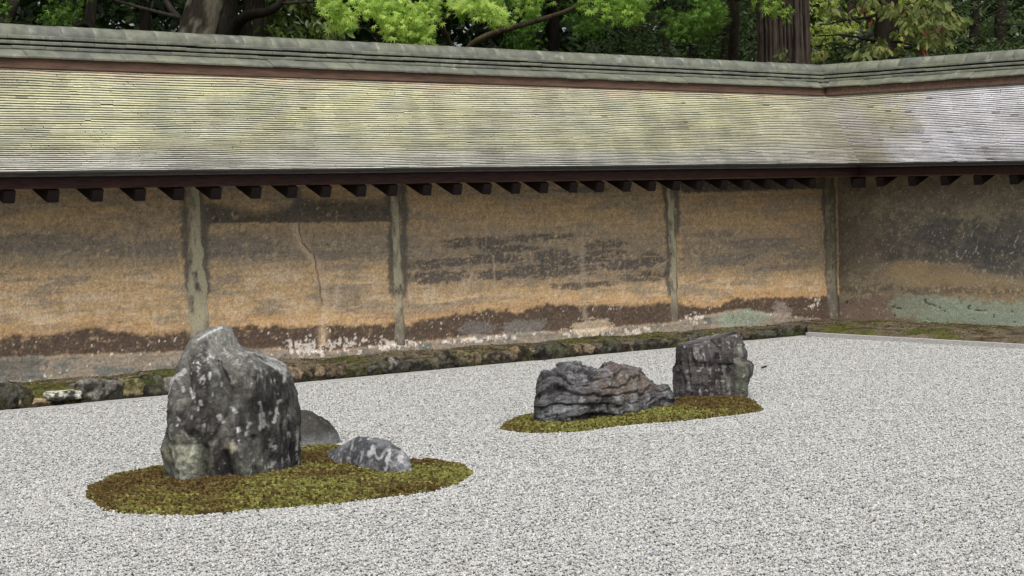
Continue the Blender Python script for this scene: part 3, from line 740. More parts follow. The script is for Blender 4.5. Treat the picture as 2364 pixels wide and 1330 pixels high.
o = inst('corner_rafter', hm, root1, (E2 + .05, E1 + .05, 1.705), (0, 0, -math.pi / 4)); o['label'] = 'thick corner rafter where the two eaves meet'

# rust board under the ridge
def bar(name, prof, mat, side, x_end, parent):
    """prof: list of (offset from the ridge centre towards the garden, z)"""
    n = 24; prof = np.array(prof)
    t = np.linspace(0, 1, n)
    rows = []
    for k in t:
        for (d, z) in prof:
            zz = z + (fbm(P3(k * 13, z * 3, d), 2) - .5) * .008
            if side == 1: a = XL; b_ = XC - d; rows.append([a + (b_ - a) * k, YC - d, zz])
            else: a = YN; b_ = YC - d; rows.append([XC - d, a + (b_ - a) * k, zz])
    return obj(name, np.array(rows), grid_faces(len(prof), n), mat, parent)
for sd_, rt_ in ((1, root1), (2, root2)):
    bar('ridge_board', [(.275, 2.850), (.262, 2.876), (.25, 2.945), (.20, 2.95)], M_RUST, sd_, 0, rt_)
    bar('ridge_core', [(.24, 2.95), (.145, 2.99), (.115, 3.14), (0, 3.17), (-.12, 3.15), (-.24, 2.94)], M_DARK, sd_, 0, rt_)

def rnd_box(L, prof, name, mat):
    """prism along X with the given (y,z) outline, ends slightly chamfered"""
    prof = np.array(prof); k = len(prof); c0 = prof.mean(0)
    ends = [(-L / 2, .97), (-L / 2 + .003, 1), (L / 2 - .003, 1), (L / 2, .97)]
    v = []
    for x, s in ends:
        for p in prof: q = c0 + (p - c0) * s; v.append([x, *q])
    v = np.array(v); f = grid_faces(k, 4, True)[:, ::-1]
    cap = [np.arange(k)[None], (3 * k + np.arange(k))[::-1][None]]
    return mesh_from(name, v, [f] + cap, mat)
TL = .318
def slab(front, back, z0, z1, r=.006):
    return [(front, z0 + r * .5), (front, z1 - r), (front + r, z1), (back, z1), (back, z0), (front + r * .5, z0)]
course = [(-.178, 3.020, 3.048), (-.162, 3.066, 3.095), (-.147, 3.114, 3.144)]
ZC = 3.05
Mc = [rnd_box(TL - .004, slab(f_, .14, z0 - ZC, z1 - ZC), 'course_tile', M_TILE) for f_, z0, z1 in course]
Mb = rnd_box(TL - .004, [(a_, z_ - ZC) for a_, z_ in [(-.278, 2.938), (-.282, 2.952), (-.275, 2.958), (-.165, 3.020), (-.15, 3.008), (-.262, 2.942)]], 'drip_tile', M_TILE)
# cap tile: half round with a thicker overlapping lip at one end
ang_ = np.linspace(-.12, np.pi + .12, 15); pr = []
secs = [(-TL / 2, .099, .01), (-TL / 2 + .003, .1012, 0), (-TL / 2 + .05, .1008, 0), (TL / 2 - .004, .0990, 0), (TL / 2, .097, 0)]
cv_ = []
for x, rr, _ in secs:
    for a in ang_: cv_.append([x, -math.cos(a) * rr * 1.02, 3.150 - ZC + math.sin(a) * rr * .98])
cf = [grid_faces(15, len(secs))[:, ::-1], np.arange(15)[None], (len(secs) * 15 - 15 + np.arange(15))[::-1][None]]
Mcap = mesh_from('cap_tile', np.array(cv_), cf, M_TILE, smooth=True)
for sd_, rt_ in ((1, root1), (2, root2)):
    end = XC if sd_ == 1 else YC; start = XL if sd_ == 1 else YN
    for nm, me, off, part in (('drip_tile', Mb, .285, .7), ('course_tile', Mc[0], .172, .35), ('course_tile', Mc[1], .158, .85), ('course_tile', Mc[2], .145, .5), ('cap_tile', Mcap, .0 if sd_ == 2 else .07, 1)):
        edge = end - off + (.02 if sd_ == 2 else 0); fr = part        # the first tile at the corner is cut
        while edge > start:
            L_ = TL * fr; t = edge - L_ / 2; edge -= L_
            p_ = (t, YC + random.uniform(-.003, .003)) if sd_ == 1 else (XC + random.uniform(-.003, .003), t)
            dz = ZC + random.uniform(-.002, .002) + (.0045 if sd_ == 2 else 0)
            inst(nm, me, rt_, (*p_, dz), (random.uniform(-.015, .015), random.uniform(-.003, .003), random.uniform(-.004, .004) - (math.pi / 2 if sd_ == 2 else 0)), (fr * 1.0, 1, 1)); fr = 1.0

v = box_v(-.11, .11, -.30, .0, 0, .016); v[:, 2] += np.where(v[:, 1] < -.1, 2.950, 3.018)
v[:, 0] *= np.where(v[:, 1] < -.1, .55, 1.3)
cm = mesh_from('corner_tile', v - [0, 0, ZC], BOXF, M_TILE)
o = inst('corner_tile', cm, root1, (XC - .10, YC - .10, ZC + .006), (0, 0, -math.pi / 4)); o['label'] = 'small tile closing the valley where the two ridges meet'

# ------------------------------------------------------------------ the ledge between gravel and walls
def ledge_z(x, y):
    """height of the earth ledge"""
    n = (fbm(P3(x * 2.2, y * 5, 6.), 4) - .5) * .05 + (fbm(P3(x * 11, y * 15, 16.), 3) - .5) * .022
    s1 = np.interp(x, [-13, -8, -1, 0], [.150, .150, .105, .09])
    a = s1 * sm(0.06, 0.12, y) + .03 * sm(.1, .65, y)
    return a + n * sm(.05, .2, y)
ua = np.arange(XL, 1.60, .03); va = np.arange(0.05, .75, .02)
X, Y = np.meshgrid(ua, va); Zl = ledge_z(X, Y)
n1 = fbm(P3(X * 1.6, Y * 4, 3.), 4); n2 = fbm(P3(X * 9, Y * 12, 8.), 4)
def soil_col(n1, n2, g):
    c = np.zeros(n1.shape + (3,)) + np.array([0.135, 0.108, 0.070])
    c = mixc(c, (0.17, 0.14, 0.105), sm(.5, .66, n2)); c = mixc(c, (0.085, 0.095, 0.022), sm(.48, .60, n1 + g) * .85)
    c = mixc(c, (0.12, 0.13, 0.03), sm(.62, .72, n1 + g) * .5 * sm(.4, .6, n2)); c = mixc(c, (0.05, 0.04, 0.028), sm(.42, .33, n2) * .8)
    return c
gb = .12 * np.exp(-((X - on_z(200, 875, .17)[0]) / .9) ** 2) + .07 * np.exp(-((X - on_z(870, 820, .17)[0]) / .8) ** 2) - .03
cA = soil_col(n1, n2, gb)
M_L = obj('ledge_soil', P3(X, Y, Zl).reshape(-1, 3), grid_faces(len(ua), len(va)), M_SOIL, None, cA.reshape(-1, 3), smooth=True); tag(M_L, kind='structure')
M_L.name = 'earth_ledge'
vb = np.arange(YN, .10, .03); ub = np.arange(.06, 1.50, .03)
Y2, X2 = np.meshgrid(vb, ub)
Z2 = .075 * sm(.06, .16, X2) + .05 * sm(.1, 1.3, X2) + ((fbm(P3(X2 * 3, Y2 * 2.5, 26.), 4) - .5) * .06 + (fbm(P3(X2 * 11, Y2 * 9, 36.), 3) - .5) * .02) * sm(.06, .25, X2)
n1 = fbm(P3(X2 * 2.2, Y2 * 1.5, 43.), 4); n2 = fbm(P3(X2 * 10, Y2 * 7, 48.), 4)
o = obj('moss_ledge', P3(X2, Y2, Z2).reshape(-1, 3), grid_faces(len(vb), len(ub))[:, ::-1], M_SOIL, None, (soil_col(n1, n2, -.01) * (.45 + 1.1 * fbm(P3(X2 * 24, Y2 * 18, 53.), 3))[..., None]).reshape(-1, 3), smooth=True); tag(o, kind='structure')
# tufts and crumbs lying on the ledge
def scatter_crumbs(n, fx, label, cat, colors, size, name):
    P = fx(n); n = len(P); s = RNG.uniform(*size, n)[:, None, None] * RNG.uniform(.5, 1.2, (n, 1, 3)) * np.array([1.2, 1.2, .6])
    v = ICV[None] * (1 + RNG.uniform(-.3, .3, (n, 12, 1))) * s + P[:, None]
    c = np.array(colors)[RNG.integers(0, len(colors), n)] * RNG.uniform(.7, 1.2, (n, 1))
    o = obj(name, v.reshape(-1, 3), (np.arange(n)[:, None, None] * 12 + ICF[None]).reshape(-1, 3), M_SOIL, None, np.repeat(c, 12, 0)); tag(o, label, cat, kind='stuff')
def fx1(n):
    x = RNG.uniform(XL, 1.2, n); y = RNG.uniform(.12, .62, n); return np.stack([x, y, ledge_z(x, y) + .003], -1)
scatter_crumbs(3800, fx1, 'dirt crumbs and litter on the ledge below the long ochre wall', 'litter', [(.10, .09, .03), (.07, .05, .03), (.16, .12, .08), (.12, .13, .04), (.30, .26, .2), (.05, .04, .03)], (.0035, .011), 'ledge_litter')
def fx2(n):
    x = RNG.uniform(.15, 1.3, n); y = RNG.uniform(-5, .0, n); return np.stack([x, y, .075 + .05 * sm(.1, 1.3, x) + RNG.uniform(-.01, .02, n)], -1)
scatter_crumbs(2600, fx2, 'moss clumps and litter on the ledge below the olive grey wall', 'litter', [(.10, .11, .02), (.13, .13, .03), (.07, .05, .02), (.09, .06, .03), (.12, .12, .03)], (.0035, .011), 'ledge_litter')

# stones that hold the ledge
stone_root = empty('stone_edging', (-5, .05, 0), 'row of rough dark and tan stones holding the earth ledge under the ochre wall', 'edging')
def stone(cx, cy, lx, ly, h, color, rough=.22, seed=0, z0=-.03, block=5, lab=None):
    block = random.uniform(2.6, 6.5); h = h * random.uniform(.72, 1.12); z0 = z0 - random.uniform(0, .02)
    nu, nv = 48, 28
    ca, sa = se_ring(block, nu, ly / lx); cb, sb = se_ring(block, nv, h / (.5 * (lx + ly)), True)   # sb: 0..1..0, cb: 1..-1
    x = ca[None] * np.abs(sb)[:, None]; y = sa[None] * np.abs(sb)[:, None]; z = np.repeat(-cb[:, None], nu, 1)
    q = P3(x * lx / 2, y * ly / 2, z * h / 2)
    n = fbm(q * 9 + seed * 7.7, 4) - .5; q = q * (1 + n[..., None] * rough * 2.6 + (ridged(q * 15 + seed * 3.1, 4)[..., None] - .62) * .5 + (fbm(q * 4 + seed * 5, 2)[..., None] - .5) * .6)
    n2 = ridged(q * 22 + seed, 3)
    q = q + P3(cx, cy, z0 + h / 2)
    c = np.zeros(q.shape) + np.array(color)
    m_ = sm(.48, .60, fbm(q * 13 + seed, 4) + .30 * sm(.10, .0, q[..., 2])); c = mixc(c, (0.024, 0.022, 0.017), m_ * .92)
    c = mixc(c, (0.06, 0.07, 0.02), .7 * sm(.54, .66, fbm(q * 7 + 3 + seed, 3)) )
    c = mixc(c, np.array(color) * 1.5, .6 * sm(.62, .7, n2) * (1 - m_))
    o = obj('stone', q.reshape(-1, 3), grid_faces(nu, nv, True), M_EDGE, stone_root, c.reshape(-1, 3), smooth=True, loc=(cx, cy, z0))
    if lab: o['label'] = lab
tan, grey, dk, pal, brn = (.36, .26, .155), (.19, .18, .155), (.08, .075, .06), (.60, .58, .49), (.19, .145, .095)
spec = [(-150, -60, dk), (-60, 32, dk), (32, 62, tan), (60, 104, tan), (98, 136, brn), (108, 168, pal), (172, 272, grey), (272, 318, (.20, .17, .09)), (318, 362, dk), (360, 402, grey), (402, 470, dk), (470, 560, brn), (560, 640, dk)]
x = spec[-1][1]
cyc = [brn, (.11, .085, .055), brn, (.12, .09, .06), (.10, .08, .05), dk, dk, grey, dk, (.09, .08, .05), dk, dk, (.12, .1, .06), brn, (.12, .1, .07), (.2, .15, .09), (.22, .165, .1), dk, dk, (.17, .12, .075), brn, dk, dk, brn, dk, (.1, .09, .05), dk]
i = 0
while x < 1830:
    w = random.choice([24, 34, 45, 60, 90]) * random.uniform(.85, 1.15) * (1 - .25 * (x / 1900)); spec.append((x, x + w, cyc[i % len(cyc)])); x += w * .96; i += 1
for i, (a, b_, colr) in enumerate(spec):
    xa = on_z(a, 950 - .0936 * a, 0)[0]; xb = on_z(b_, 950 - .0936 * b_, 0)[0]
    h = random.uniform(.20, .235) * np.interp((xa + xb) / 2, [-10, -7, -1, 0], [1.12, .95, .8, .7])
    lab = None; z0 = -.03; cy = .135
    if colr is pal: h = .085; z0 = .075; cy = .10; lab = 'pale wedge-shaped stone lying on the edge of the row'
    if colr is tan and i < 6: h *= .72; lab = 'rounded tan stone near the left end of the row'
    if i == 4: h *= .6
    stone((xa + xb) / 2, cy, (xb - xa) * 1.16, .17 + random.uniform(0, .03), h, colr, .2 if colr is not grey else .10, i, z0, 5, lab)
stone(on_z(140, 925, .03)[0], .15, .34, .14, .13, dk, .2, 77)

# kerbs: thin granite strips along the gravel
M_KERB = col_mat('pale granite kerb', .85, .2, 50, .7, 1.25, .4, .004, base=(.52, .51, .49))
k1 = empty('kerb', (-5, 0, 0), 'thin pale granite kerb along the gravel below the stone edging', 'kerb', 'kerbs')
km = mesh_from('kerb_stone', box_v(-.45, .447, -.022, .022, -.05, .022), BOXF, M_KERB)
x = -.47
while x > -12.2: inst('kerb_stone', km, k1, (x, .022, random.uniform(-.002, .002)), (0, random.uniform(-.002, .002), random.uniform(-.003, .003))); x -= .9
k2 = empty('kerb', (0, -3, 0), 'thin pale granite kerb between gravel and mossy ledge at the right', 'kerb', 'kerbs')
km2 = mesh_from('kerb_stone', box_v(-.45, .447, -.04, .03, -.05, .048), BOXF, M_KERB)
y = -.43
while y > -5.3: inst('kerb_stone', km2, k2, (.036, y, .008), (0, 0, math.pi / 2)); y -= .9

# ------------------------------------------------------------------ rocks
def rock_frame(px0, py0):
    G = on_z(px0, py0, 0.0); s = F_PX / depth_of(G); return G, s
def finish_rock(name, label, G, Q, faces, paint, tilt=None):
    Wd = G + Q[:, :1] * RIGHT + Q[:, 1:2] * FWD + Q[:, 2:] * np.array([0, 0, 1.])
    o = obj(name, Wd, faces, M_ROCK, None, paint, smooth=True, loc=(G[0], G[1], 0)); tag(o, label, 'rock', 'rocks standing in the gravel garden'); return o
def upright_rock(label, px0, py0, left, right, depth_r, skew, disp, paint, power=2.4, nu=260, nv=300, below=.12, topfn=None):
    G, s = rock_frame(px0, py0)
    L = np.array([((x - px0) / s, (py0 - y) / s) for x, y in left]); R2 = np.array([((x - px0) / s, (py0 - y) / s) for x, y in right])
    zt = max(L[:, 1].max(), R2[:, 1].max())
    v = np.linspace(0, 1, nv); z = zt - (zt + below) * v ** 1.55
    l = np.interp(z, L[::-1, 1], L[::-1, 0]); r = np.interp(z, R2[::-1, 1], R2[::-1, 0])
    cx = (l + r) / 2; hw = np.maximum((r - l) / 2, 1e-3); hm_ = hw.max()
    ca, sa = se_ring(power, nu, depth_r / hm_)
    dr = depth_r * (hw / hm_) ** .75
    X = cx[:, None] + hw[:, None] * ca; Y = dr[:, None] * sa + skew * X; Zz = np.repeat(z[:, None], nu, 1)
    Zz = Zz if topfn is None else topfn(X, Y, Zz, zt)
    Zz = Zz - 1.7 / depth_of(G) * skew * X * (Zz > 0)
    Q = np.stack([X, Y, Zz], -1)
    nrm = np.stack([ca * dr[:, None], sa * hw[:, None], 0 * X], -1); nrm /= np.linalg.norm(nrm, axis=-1, keepdims=True) + 1e-9
    fade = np.clip(hw / .12, .15, 1)[:, None]
    d, extra = disp(Q, nrm); 
    ker = np.ones(31) / 31
    def side_off(mask):
        v_ = d[:, mask].max(1); return np.convolve(np.pad(v_, 15, mode='edge'), ker, 'valid')[:, None]
    d = d - side_off(ca < -.8) * np.clip(-ca, 0, 1) ** 2 - side_off(ca > .8) * np.clip(ca, 0, 1) ** 2
    Q = Q + nrm * (d * fade)[..., None]
    # close the crown
    col = paint(Q, d, extra)
    Qf = np.concatenate([Q.reshape(-1, 3), Q[0].mean(0)[None]]); cf = np.concatenate([col.reshape(-1, 3), col[0].mean(0)[None]])
    n = nu * nv; fan = np.stack([np.arange(nu), (np.arange(nu) + 1) % nu, np.full(nu, n)], -1)[:, ::-1]
    return finish_rock('rock', label, G, Qf, [grid_faces(nu, nv, True)[:, ::-1], fan], cf)
def loaf_rock(label, px0, py0, top, depth_r, skew, disp, paint, nx_=320, nph=170, power=2.3, below=.1, dshape=None):
    """top: outline points from the left tip to the right tip"""
    G, s = rock_frame(px0, py0)
    T = np.array([((x - px0) / s, (py0 - y) / s) for x, y in top])
    seg = np.concatenate([[0], np.cumsum(np.hypot(*np.diff(T, axis=0).T))]); u = np.linspace(0, seg[-1], nx_)
    xc = np.interp(u, seg, T[:, 0]); h = np.interp(u, seg, T[:, 1]) + below
    h = np.maximum(h - 1.7 / depth_of(G) * skew * xc, .02)
    x0, x1 = T[0, 0], T[-1, 0]; k = np.clip((xc - x0) / (x1 - x0), 0, 1)
    dr = depth_r * np.clip(1 - np.abs(2 * k - 1) ** 2.6, 0, 1) ** .5
    if dshape is not None: dr = dr * dshape(k)
    cp, sp_ = se_ring(power, nph, (T[:, 1].max() + below) / depth_r, True); cp, sp_ = cp[::-1], np.abs(sp_[::-1])
    X = np.repeat(xc[:, None], nph, 1); Y = dr[:, None] * cp; Zz = h[:, None] * sp_ - below
    Y = Y + skew * X
    Q = np.stack([X, Y, Zz], -1)
    dX = np.gradient(Q, axis=0); dP = np.gradient(Q, axis=1); nrm = np.cross(dX, dP); nrm /= np.linalg.norm(nrm, axis=-1, keepdims=True) + 1e-9
    if nrm[nx_ // 2, nph // 2, 2] < 0: nrm = -nrm
    d, extra = disp(Q, nrm)
    d = d * np.clip(np.minimum(k, 1 - k) * 14 + .1, 0, 1)[:, None]
    Q = Q + nrm * d[..., None]
    col = paint(Q, d, extra)
    return finish_rock('rock', label, G, Q.reshape(-1, 3), grid_faces(nph, nx_), col.reshape(-1, 3))
def line_d(Q, pts):
    """distance in the (x,z) plane from a polyline"""
    p = np.stack([Q[..., 0], Q[..., 2]], -1); out = np.full(p.shape[:-1], 1e9)
    for a, b_ in zip(pts[:-1], pts[1:]):
        a = np.array(a); b_ = np.array(b_); d = b_ - a; t = np.clip(((p - a) @ d) / (d @ d), 0, 1)
        out = np.minimum(out, np.linalg.norm(p - a - t[..., None] * d, axis=-1))
    return out

# --- the tall rock
A0 = (540, 1102); GA, sA = rock_frame(*A0)
def zA(pts): return [((360 + x / 3.325 - A0[0]) / sA, (A0[1] - (730 + y / 3.325)) / sA) for x, y in pts]
leftA = [(360 + x / 3.325, 730 + y / 3.325) for x, y in [(545, 62), (500, 72), (450, 82), (370, 130), (300, 185), (262, 240), (242, 290), (225, 340), (205, 400), (180, 470), (150, 540), (135, 620), (130, 700), (120, 780), (105, 880), (95, 950), (90, 1010), (95, 1080), (102, 1150), (108, 1260), (110, 1500)]]
rightA = [(360 + x / 3.325, 730 + y / 3.325) for x, y in [(545, 62), (585, 74), (620, 98), (650, 150), (690, 210), (735, 252), (820, 275), (880, 310), (950, 342), (1010, 382), (1040, 430), (1055, 500), (1070, 580), (1085, 680), (1100, 780), (1105, 900), (1108, 980), (1100, 1060), (1092, 1150), (1090, 1500)]]
def dispA(Q, n):
    front = sm(.25, -.35, n[..., 1] * 1.0) if False else np.clip(-n[..., 1] * 1.4 + .25, 0, 1)
    x, z = Q[..., 0], Q[..., 2]
    warp = (fbm(P3(x * 5, Q[..., 1] * 5, z * 2.0), 3) - .5) * .25
    grooves = ridged(P3((x + warp) * 9, Q[..., 1] * 6, z * 1.5), 4)
    d = (grooves - .6) * .075 + (fbm(Q * 3.2 + 5, 4) - .5) * .08 + (fbm(P3(x * 30, Q[..., 1] * 30, z * 11), 4) - .5) * .030 + (ridged(P3(x * 22 + warp * 3, Q[..., 1] * 22, z * 5), 3) - .6) * .028
    tp = sm(zA([(0, 360)])[0][1], zA([(0, 200)])[0][1], z); d = d * (1 - .65 * tp)
    def ridge(pts, w, a):
        return a * np.exp(-(line_d(Q, zA(pts)) / w) ** 2) * front
    d = d + ridge([(440, 280), (430, 480), (420, 640), (400, 780)], .055, .045)            # central knobbly rib
    d = d + ridge([(250, 500), (240, 650), (280, 780)], .10, .05)                          # left shoulder bulge
    d = d - ridge([(340, 330), (330, 480), (350, 560)], .03, .030)
    d = d - ridge([(545, 330), (620, 470), (645, 640), (560, 830), (500, 900)], .016, .026)  # long crease
    d = d - ridge([(120, 880), (250, 925), (430, 920)], .02, .012)
    d = d + ridge([(640, 180), (750, 400), (840, 600)], .06, .03)
    d = d - ridge([(740, 330), (830, 520), (870, 760), (920, 1100)], .030, .040)
    d = d - ridge([(450, 950), (440, 1100), (430, 1270)], .018, .04)
    d = d - ridge([(600, 1000), (620, 1150), (680, 1250)], .018, .03); d = d + ridge([(720, 950), (740, 1200)], .04, .025)
    d = d - ridge([(800, 900), (790, 1100), (810, 1220)], .014, .025)
    d = d + ridge([(310, 1050), (300, 1200)], .12, .02)
    return d, grooves
def paintA(Q, d, gr):
    x, z = Q[..., 0], Q[..., 2]
    n1 = fbm(Q * 5 + 2, 4); n2 = fbm(P3(x * 26, Q[..., 1] * 26, z * 7), 4); n3 = fbm(Q * 34 + 9, 3); n4 = fbm(P3(x * 60, Q[..., 1] * 60, z * 22), 3)
    c = np.zeros(Q.shape) + np.array([0.090, 0.087, 0.077])
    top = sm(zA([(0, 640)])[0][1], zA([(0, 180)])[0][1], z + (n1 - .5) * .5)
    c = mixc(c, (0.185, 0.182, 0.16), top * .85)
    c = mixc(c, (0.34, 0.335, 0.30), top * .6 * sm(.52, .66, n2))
    c = mixc(c, (0.032, 0.027, 0.025), .85 * sm(.43, .58, n1 * .5 + n2 * .5) * (1 - top * .55))
    def spot(px, py, rx, ry):
        q = zA([(px, py)])[0]; return sm(1.5, .5, np.hypot((x - q[0]) / (rx / 3.325 / sA), (z - q[1]) / (ry / 3.325 / sA)) + (n1 - .5) * 1.4 + (n2 - .5) * 1.6)
    for q in [(420, 480, 60, 190), (430, 730, 110, 160), (560, 1120, 130, 140), (1000, 1000, 110, 200), (860, 700, 110, 160), (300, 760, 90, 80), (930, 560, 60, 120), (700, 850, 50, 120)]: c = mixc(c, (0.020, 0.018, 0.018), .85 * spot(*q))
    c = mixc(c, (0.21, 0.215, 0.165), .95 * spot(300, 1070, 170, 210)); c = mixc(c, (0.24, 0.25, 0.205), .7 * spot(330, 1180, 120, 90) * sm(.4, .6, n3))
    c = mixc(c, (0.20, 0.195, 0.13), .8 * spot(160, 1020, 40, 50)); c = mixc(c, (0.13, 0.135, 0.115), .8 * spot(740, 1110, 60, 120)); c = mixc(c, (0.12, 0.125, 0.105), .7 * spot(850, 1090, 45, 120))
    c = mixc(c, (0.40, 0.36, 0.25), .9 * spot(650, 950, 20, 40)); c = mixc(c, (0.27, 0.27, 0.265), .9 * spot(650, 1220, 60, 40)); c = mixc(c, (0.15, 0.14, 0.12), .8 * spot(600, 900, 26, 90))
    # pale streaks running down, lichen flecks
    st_ = fbm(P3(x * 42, Q[..., 1] * 42, z * 8 + 4), 4); zone = sm(.45, .6, fbm(Q * 4.5 + 55, 3))
    c = mixc(c, (0.40, 0.40, 0.385), .85 * sm(.625, .685, st_ + .10 * (n3 - .5)) * (.1 + .9 * zone) * (1 - .6 * top))
    for pts, w_ in (([(968, 645), (955, 700), (940, 800)], .008), ([(850, 740), (848, 790), (855, 830)], .011), ([(765, 790), (748, 870)], .010), ([(1025, 890), (1030, 935)], .006), ([(560, 715), (575, 765)], .010), ([(492, 395), (488, 445)], .006), ([(1072, 590), (1082, 650)], .006), ([(686, 820), (690, 842)], .009), ([(355, 505), (375, 575)], .006), ([(300, 490), (305, 522)], .008), ([(900, 930), (925, 1040)], .007), ([(940, 990), (905, 1140)], .008), ([(545, 80), (470, 105), (380, 160)], .006), ([(760, 250), (860, 330), (960, 400), (1010, 470)], .012), ([(160, 540), (220, 430), (300, 380)], .012), ([(835, 640), (845, 700)], .006), ([(640, 660), (670, 700)], .009)):
        ld = line_d(Q, zA(pts)); c = mixc(c, (.44, .44, .42), .85 * sm(1.5, .5, ld / w_ + (n3 - .5) * 3.2 + (n2 - .5) * 1.5))
    rib = np.exp(-(line_d(Q, zA([(450, 280), (420, 380), (410, 500), (440, 640)])) / .045) ** 2)
    c = mixc(c, (0.42, 0.42, 0.40), .7 * sm(.64, .72, n4 + .14 * rib + .06 * zone - .08))
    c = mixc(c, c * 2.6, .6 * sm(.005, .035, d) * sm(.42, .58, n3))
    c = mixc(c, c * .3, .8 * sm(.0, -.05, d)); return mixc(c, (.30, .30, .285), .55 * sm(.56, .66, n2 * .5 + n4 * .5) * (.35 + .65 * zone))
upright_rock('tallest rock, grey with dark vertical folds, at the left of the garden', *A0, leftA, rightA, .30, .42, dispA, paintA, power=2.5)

# --- dark rounded rock half hidden behind it
def disp_soft(a, sc):
    def f(Q, n): return (ridged(Q * 9 + 3, 4) - .6) * .03 + (fbm(Q * sc + 11, 4) - .5) * a + (fbm(Q * 20, 3) - .5) * .010, None
    return f
def paintB(Q, d, e):
    n1 = fbm(Q * 6, 4); n3 = fbm(Q * 30, 3); c = np.zeros(Q.shape) + np.array([0.032, 0.030, 0.025])
    c = mixc(c, (0.052, 0.049, 0.041), sm(.45, .62, n1)); c = mixc(c, (0.17, 0.178, 0.17), .8 * sm(.12, .02, Q[..., 2] + (n1 - .5) * .15)); return mixc(c, (0.25, 0.25, .24), .6 * sm(.72, .78, n3))
loaf_rock('smooth dark rounded rock half hidden behind the tallest rock', 700, 1024, [(600, 1040), (606, 990), (625, 960), (655, 945), (690, 946), (716, 951), (737, 961), (757, 976), (771, 992), (779, 1006), (786, 1018), (800, 1030), (803, 1045)], .28, .05, disp_soft(.05, 5), paintB, nx_=190, nph=110)

# --- grey rock striped with white veins
C0 = (852, 1086); GC, sC = rock_frame(*C0)
def paintC(Q, d, e):
    n1 = fbm(Q * 7, 4); n3 = fbm(Q * 34, 3); x, y, z = Q[..., 0], Q[..., 1], Q[..., 2]
    c = np.zeros(Q.shape) + np.array([0.155, 0.16, 0.17]); c = mixc(c, (0.07, 0.072, 0.08), sm(.45, .6, n1))
    w = (x * .9 - z * .35 + (fbm(Q * 6 + 3, 3) - .5) * .30) * 38
    vein = np.abs(np.sin(w)) ; vm = sm(.84, .99, vein + (n3 - .5) * .3) * sm(.42, .56, fbm(Q * 9 + 20, 3))
    c = mixc(c, (0.46, 0.465, 0.47), vm * .85 * sm(.40, .60, fbm(Q * 22 + 3, 3)))
    w2 = np.abs(np.sin((x * .5 + z * 1.0 + (fbm(Q * 5 + 13, 3) - .5) * .3) * 30)); c = mixc(c, (0.42, 0.42, 0.42), .45 * sm(.90, .995, w2) * sm(.42, .6, n3))
    q = ((910 - C0[0]) / sC, (C0[1] - 1092) / sC); c = mixc(c, (0.46, 0.46, 0.45), .8 * sm(1.2, .8, np.hypot((x - q[0]) / .10, (z - q[1]) / .06) + (n1 - .5)))
    rv = ridged(P3(x * 7.5 + z * 4 + .25 * n1, y * 4, z * 5 - x * 2.5), 2); c = mixc(c, (0.50, 0.50, 0.50), .85 * sm(.86, .93, rv + (n3 - .5) * .12))
    return mixc(c, (0.30, .30, .30), .5 * sm(.56, .68, n3))
def dispC(Q, n):
    w = ridged(P3(Q[..., 0] * 8 - Q[..., 2] * 3, Q[..., 1] * 4, Q[..., 2] * 3), 4)
    return (fbm(Q * 6 + 21, 4) - .5) * .05 + (w - .6) * .03 + (fbm(Q * 28, 3) - .5) * .008, None
loaf_rock('low blue grey rock with white veins on the front of the moss', *C0, [(738, 1072), (742, 1054), (752, 1040), (776, 1031), (802, 1023), (824, 1014), (850, 1013), (880, 1014), (899, 1018), (916, 1029), (933, 1045), (946, 1061), (954, 1080), (960, 1100), (962, 1118)], .26, -1.2, dispC, paintC, power=2.2)

# --- layered rock
D0 = (1400, 962); GD, sD = rock_frame(*D0)
def zD(pts): return [((1140 + x / 3.694 - D0[0]) / sD, (D0[1] - (750 + y / 3.694)) / sD) for x, y in pts]
topD = [(1140 + x / 3.694, 750 + y / 3.694) for x, y in [(345, 830), (340, 720), (338, 650), (352, 610), (378, 575), (384, 520), (390, 482), (470, 430), (520, 398), (570, 363), (640, 350), (760, 360), (850, 373), (895, 385), (950, 345), (1010, 333), (1060, 350), (1100, 366), (1150, 372), (1220, 395), (1280, 430), (1360, 460), (1440, 500), (1525, 520), (1585, 580), (1606, 660), (1606, 780)]]
def dispD(Q, n):
    x, y, z = Q[..., 0], Q[..., 1], Q[..., 2]
    left = sm(.15, -.15, x)
    wp = (fbm(P3(x * 3, y * 3, z * 3), 4) - .5)
    def strata(pitch, tilt, warp, sd):
        u = (z + x * tilt + y * .15 + wp * warp) / pitch; fr = u - np.floor(u); lay = np.floor(u)
        o_ = fbm(P3(lay * 3.7 + sd, x * 4.2 + lay * .6, y * 4.2), 3) - .5
        return np.where(fr > .16, .5 - .5 * fr, -.5), o_, fr, lay
    s1, o1, fr, lay = strata(.085, -.06, .26, 0); s2, o2, fr2, _ = strata(.031, -.16, .12, 5)
    d = (s1 * .030 + o1 * .10) * (.22 + .78 * left) + (s2 * .009 + o2 * .022) * (.35 + .65 * left)
    # blocks broken off along upright joints
    bk = vnoise(P3(np.floor((x + wp * .1) / .13), lay * 1.3, 4.)) - .5
    d = d + bk * .05 * (.2 + .8 * left)
    d = d + (fbm(Q * 6 + 41, 4) - .5) * .10 + (ridged(Q * 5 + 4, 3) - .6) * .07 + (fbm(Q * 30, 3) - .5) * .010
    d = d - .05 * np.exp(-(line_d(Q, zD([(950, 590), (960, 680), (985, 760)])) / .02) ** 2) * (n[..., 1] < 0)
    return np.clip(d, -.10, .075), (fr, fr2)
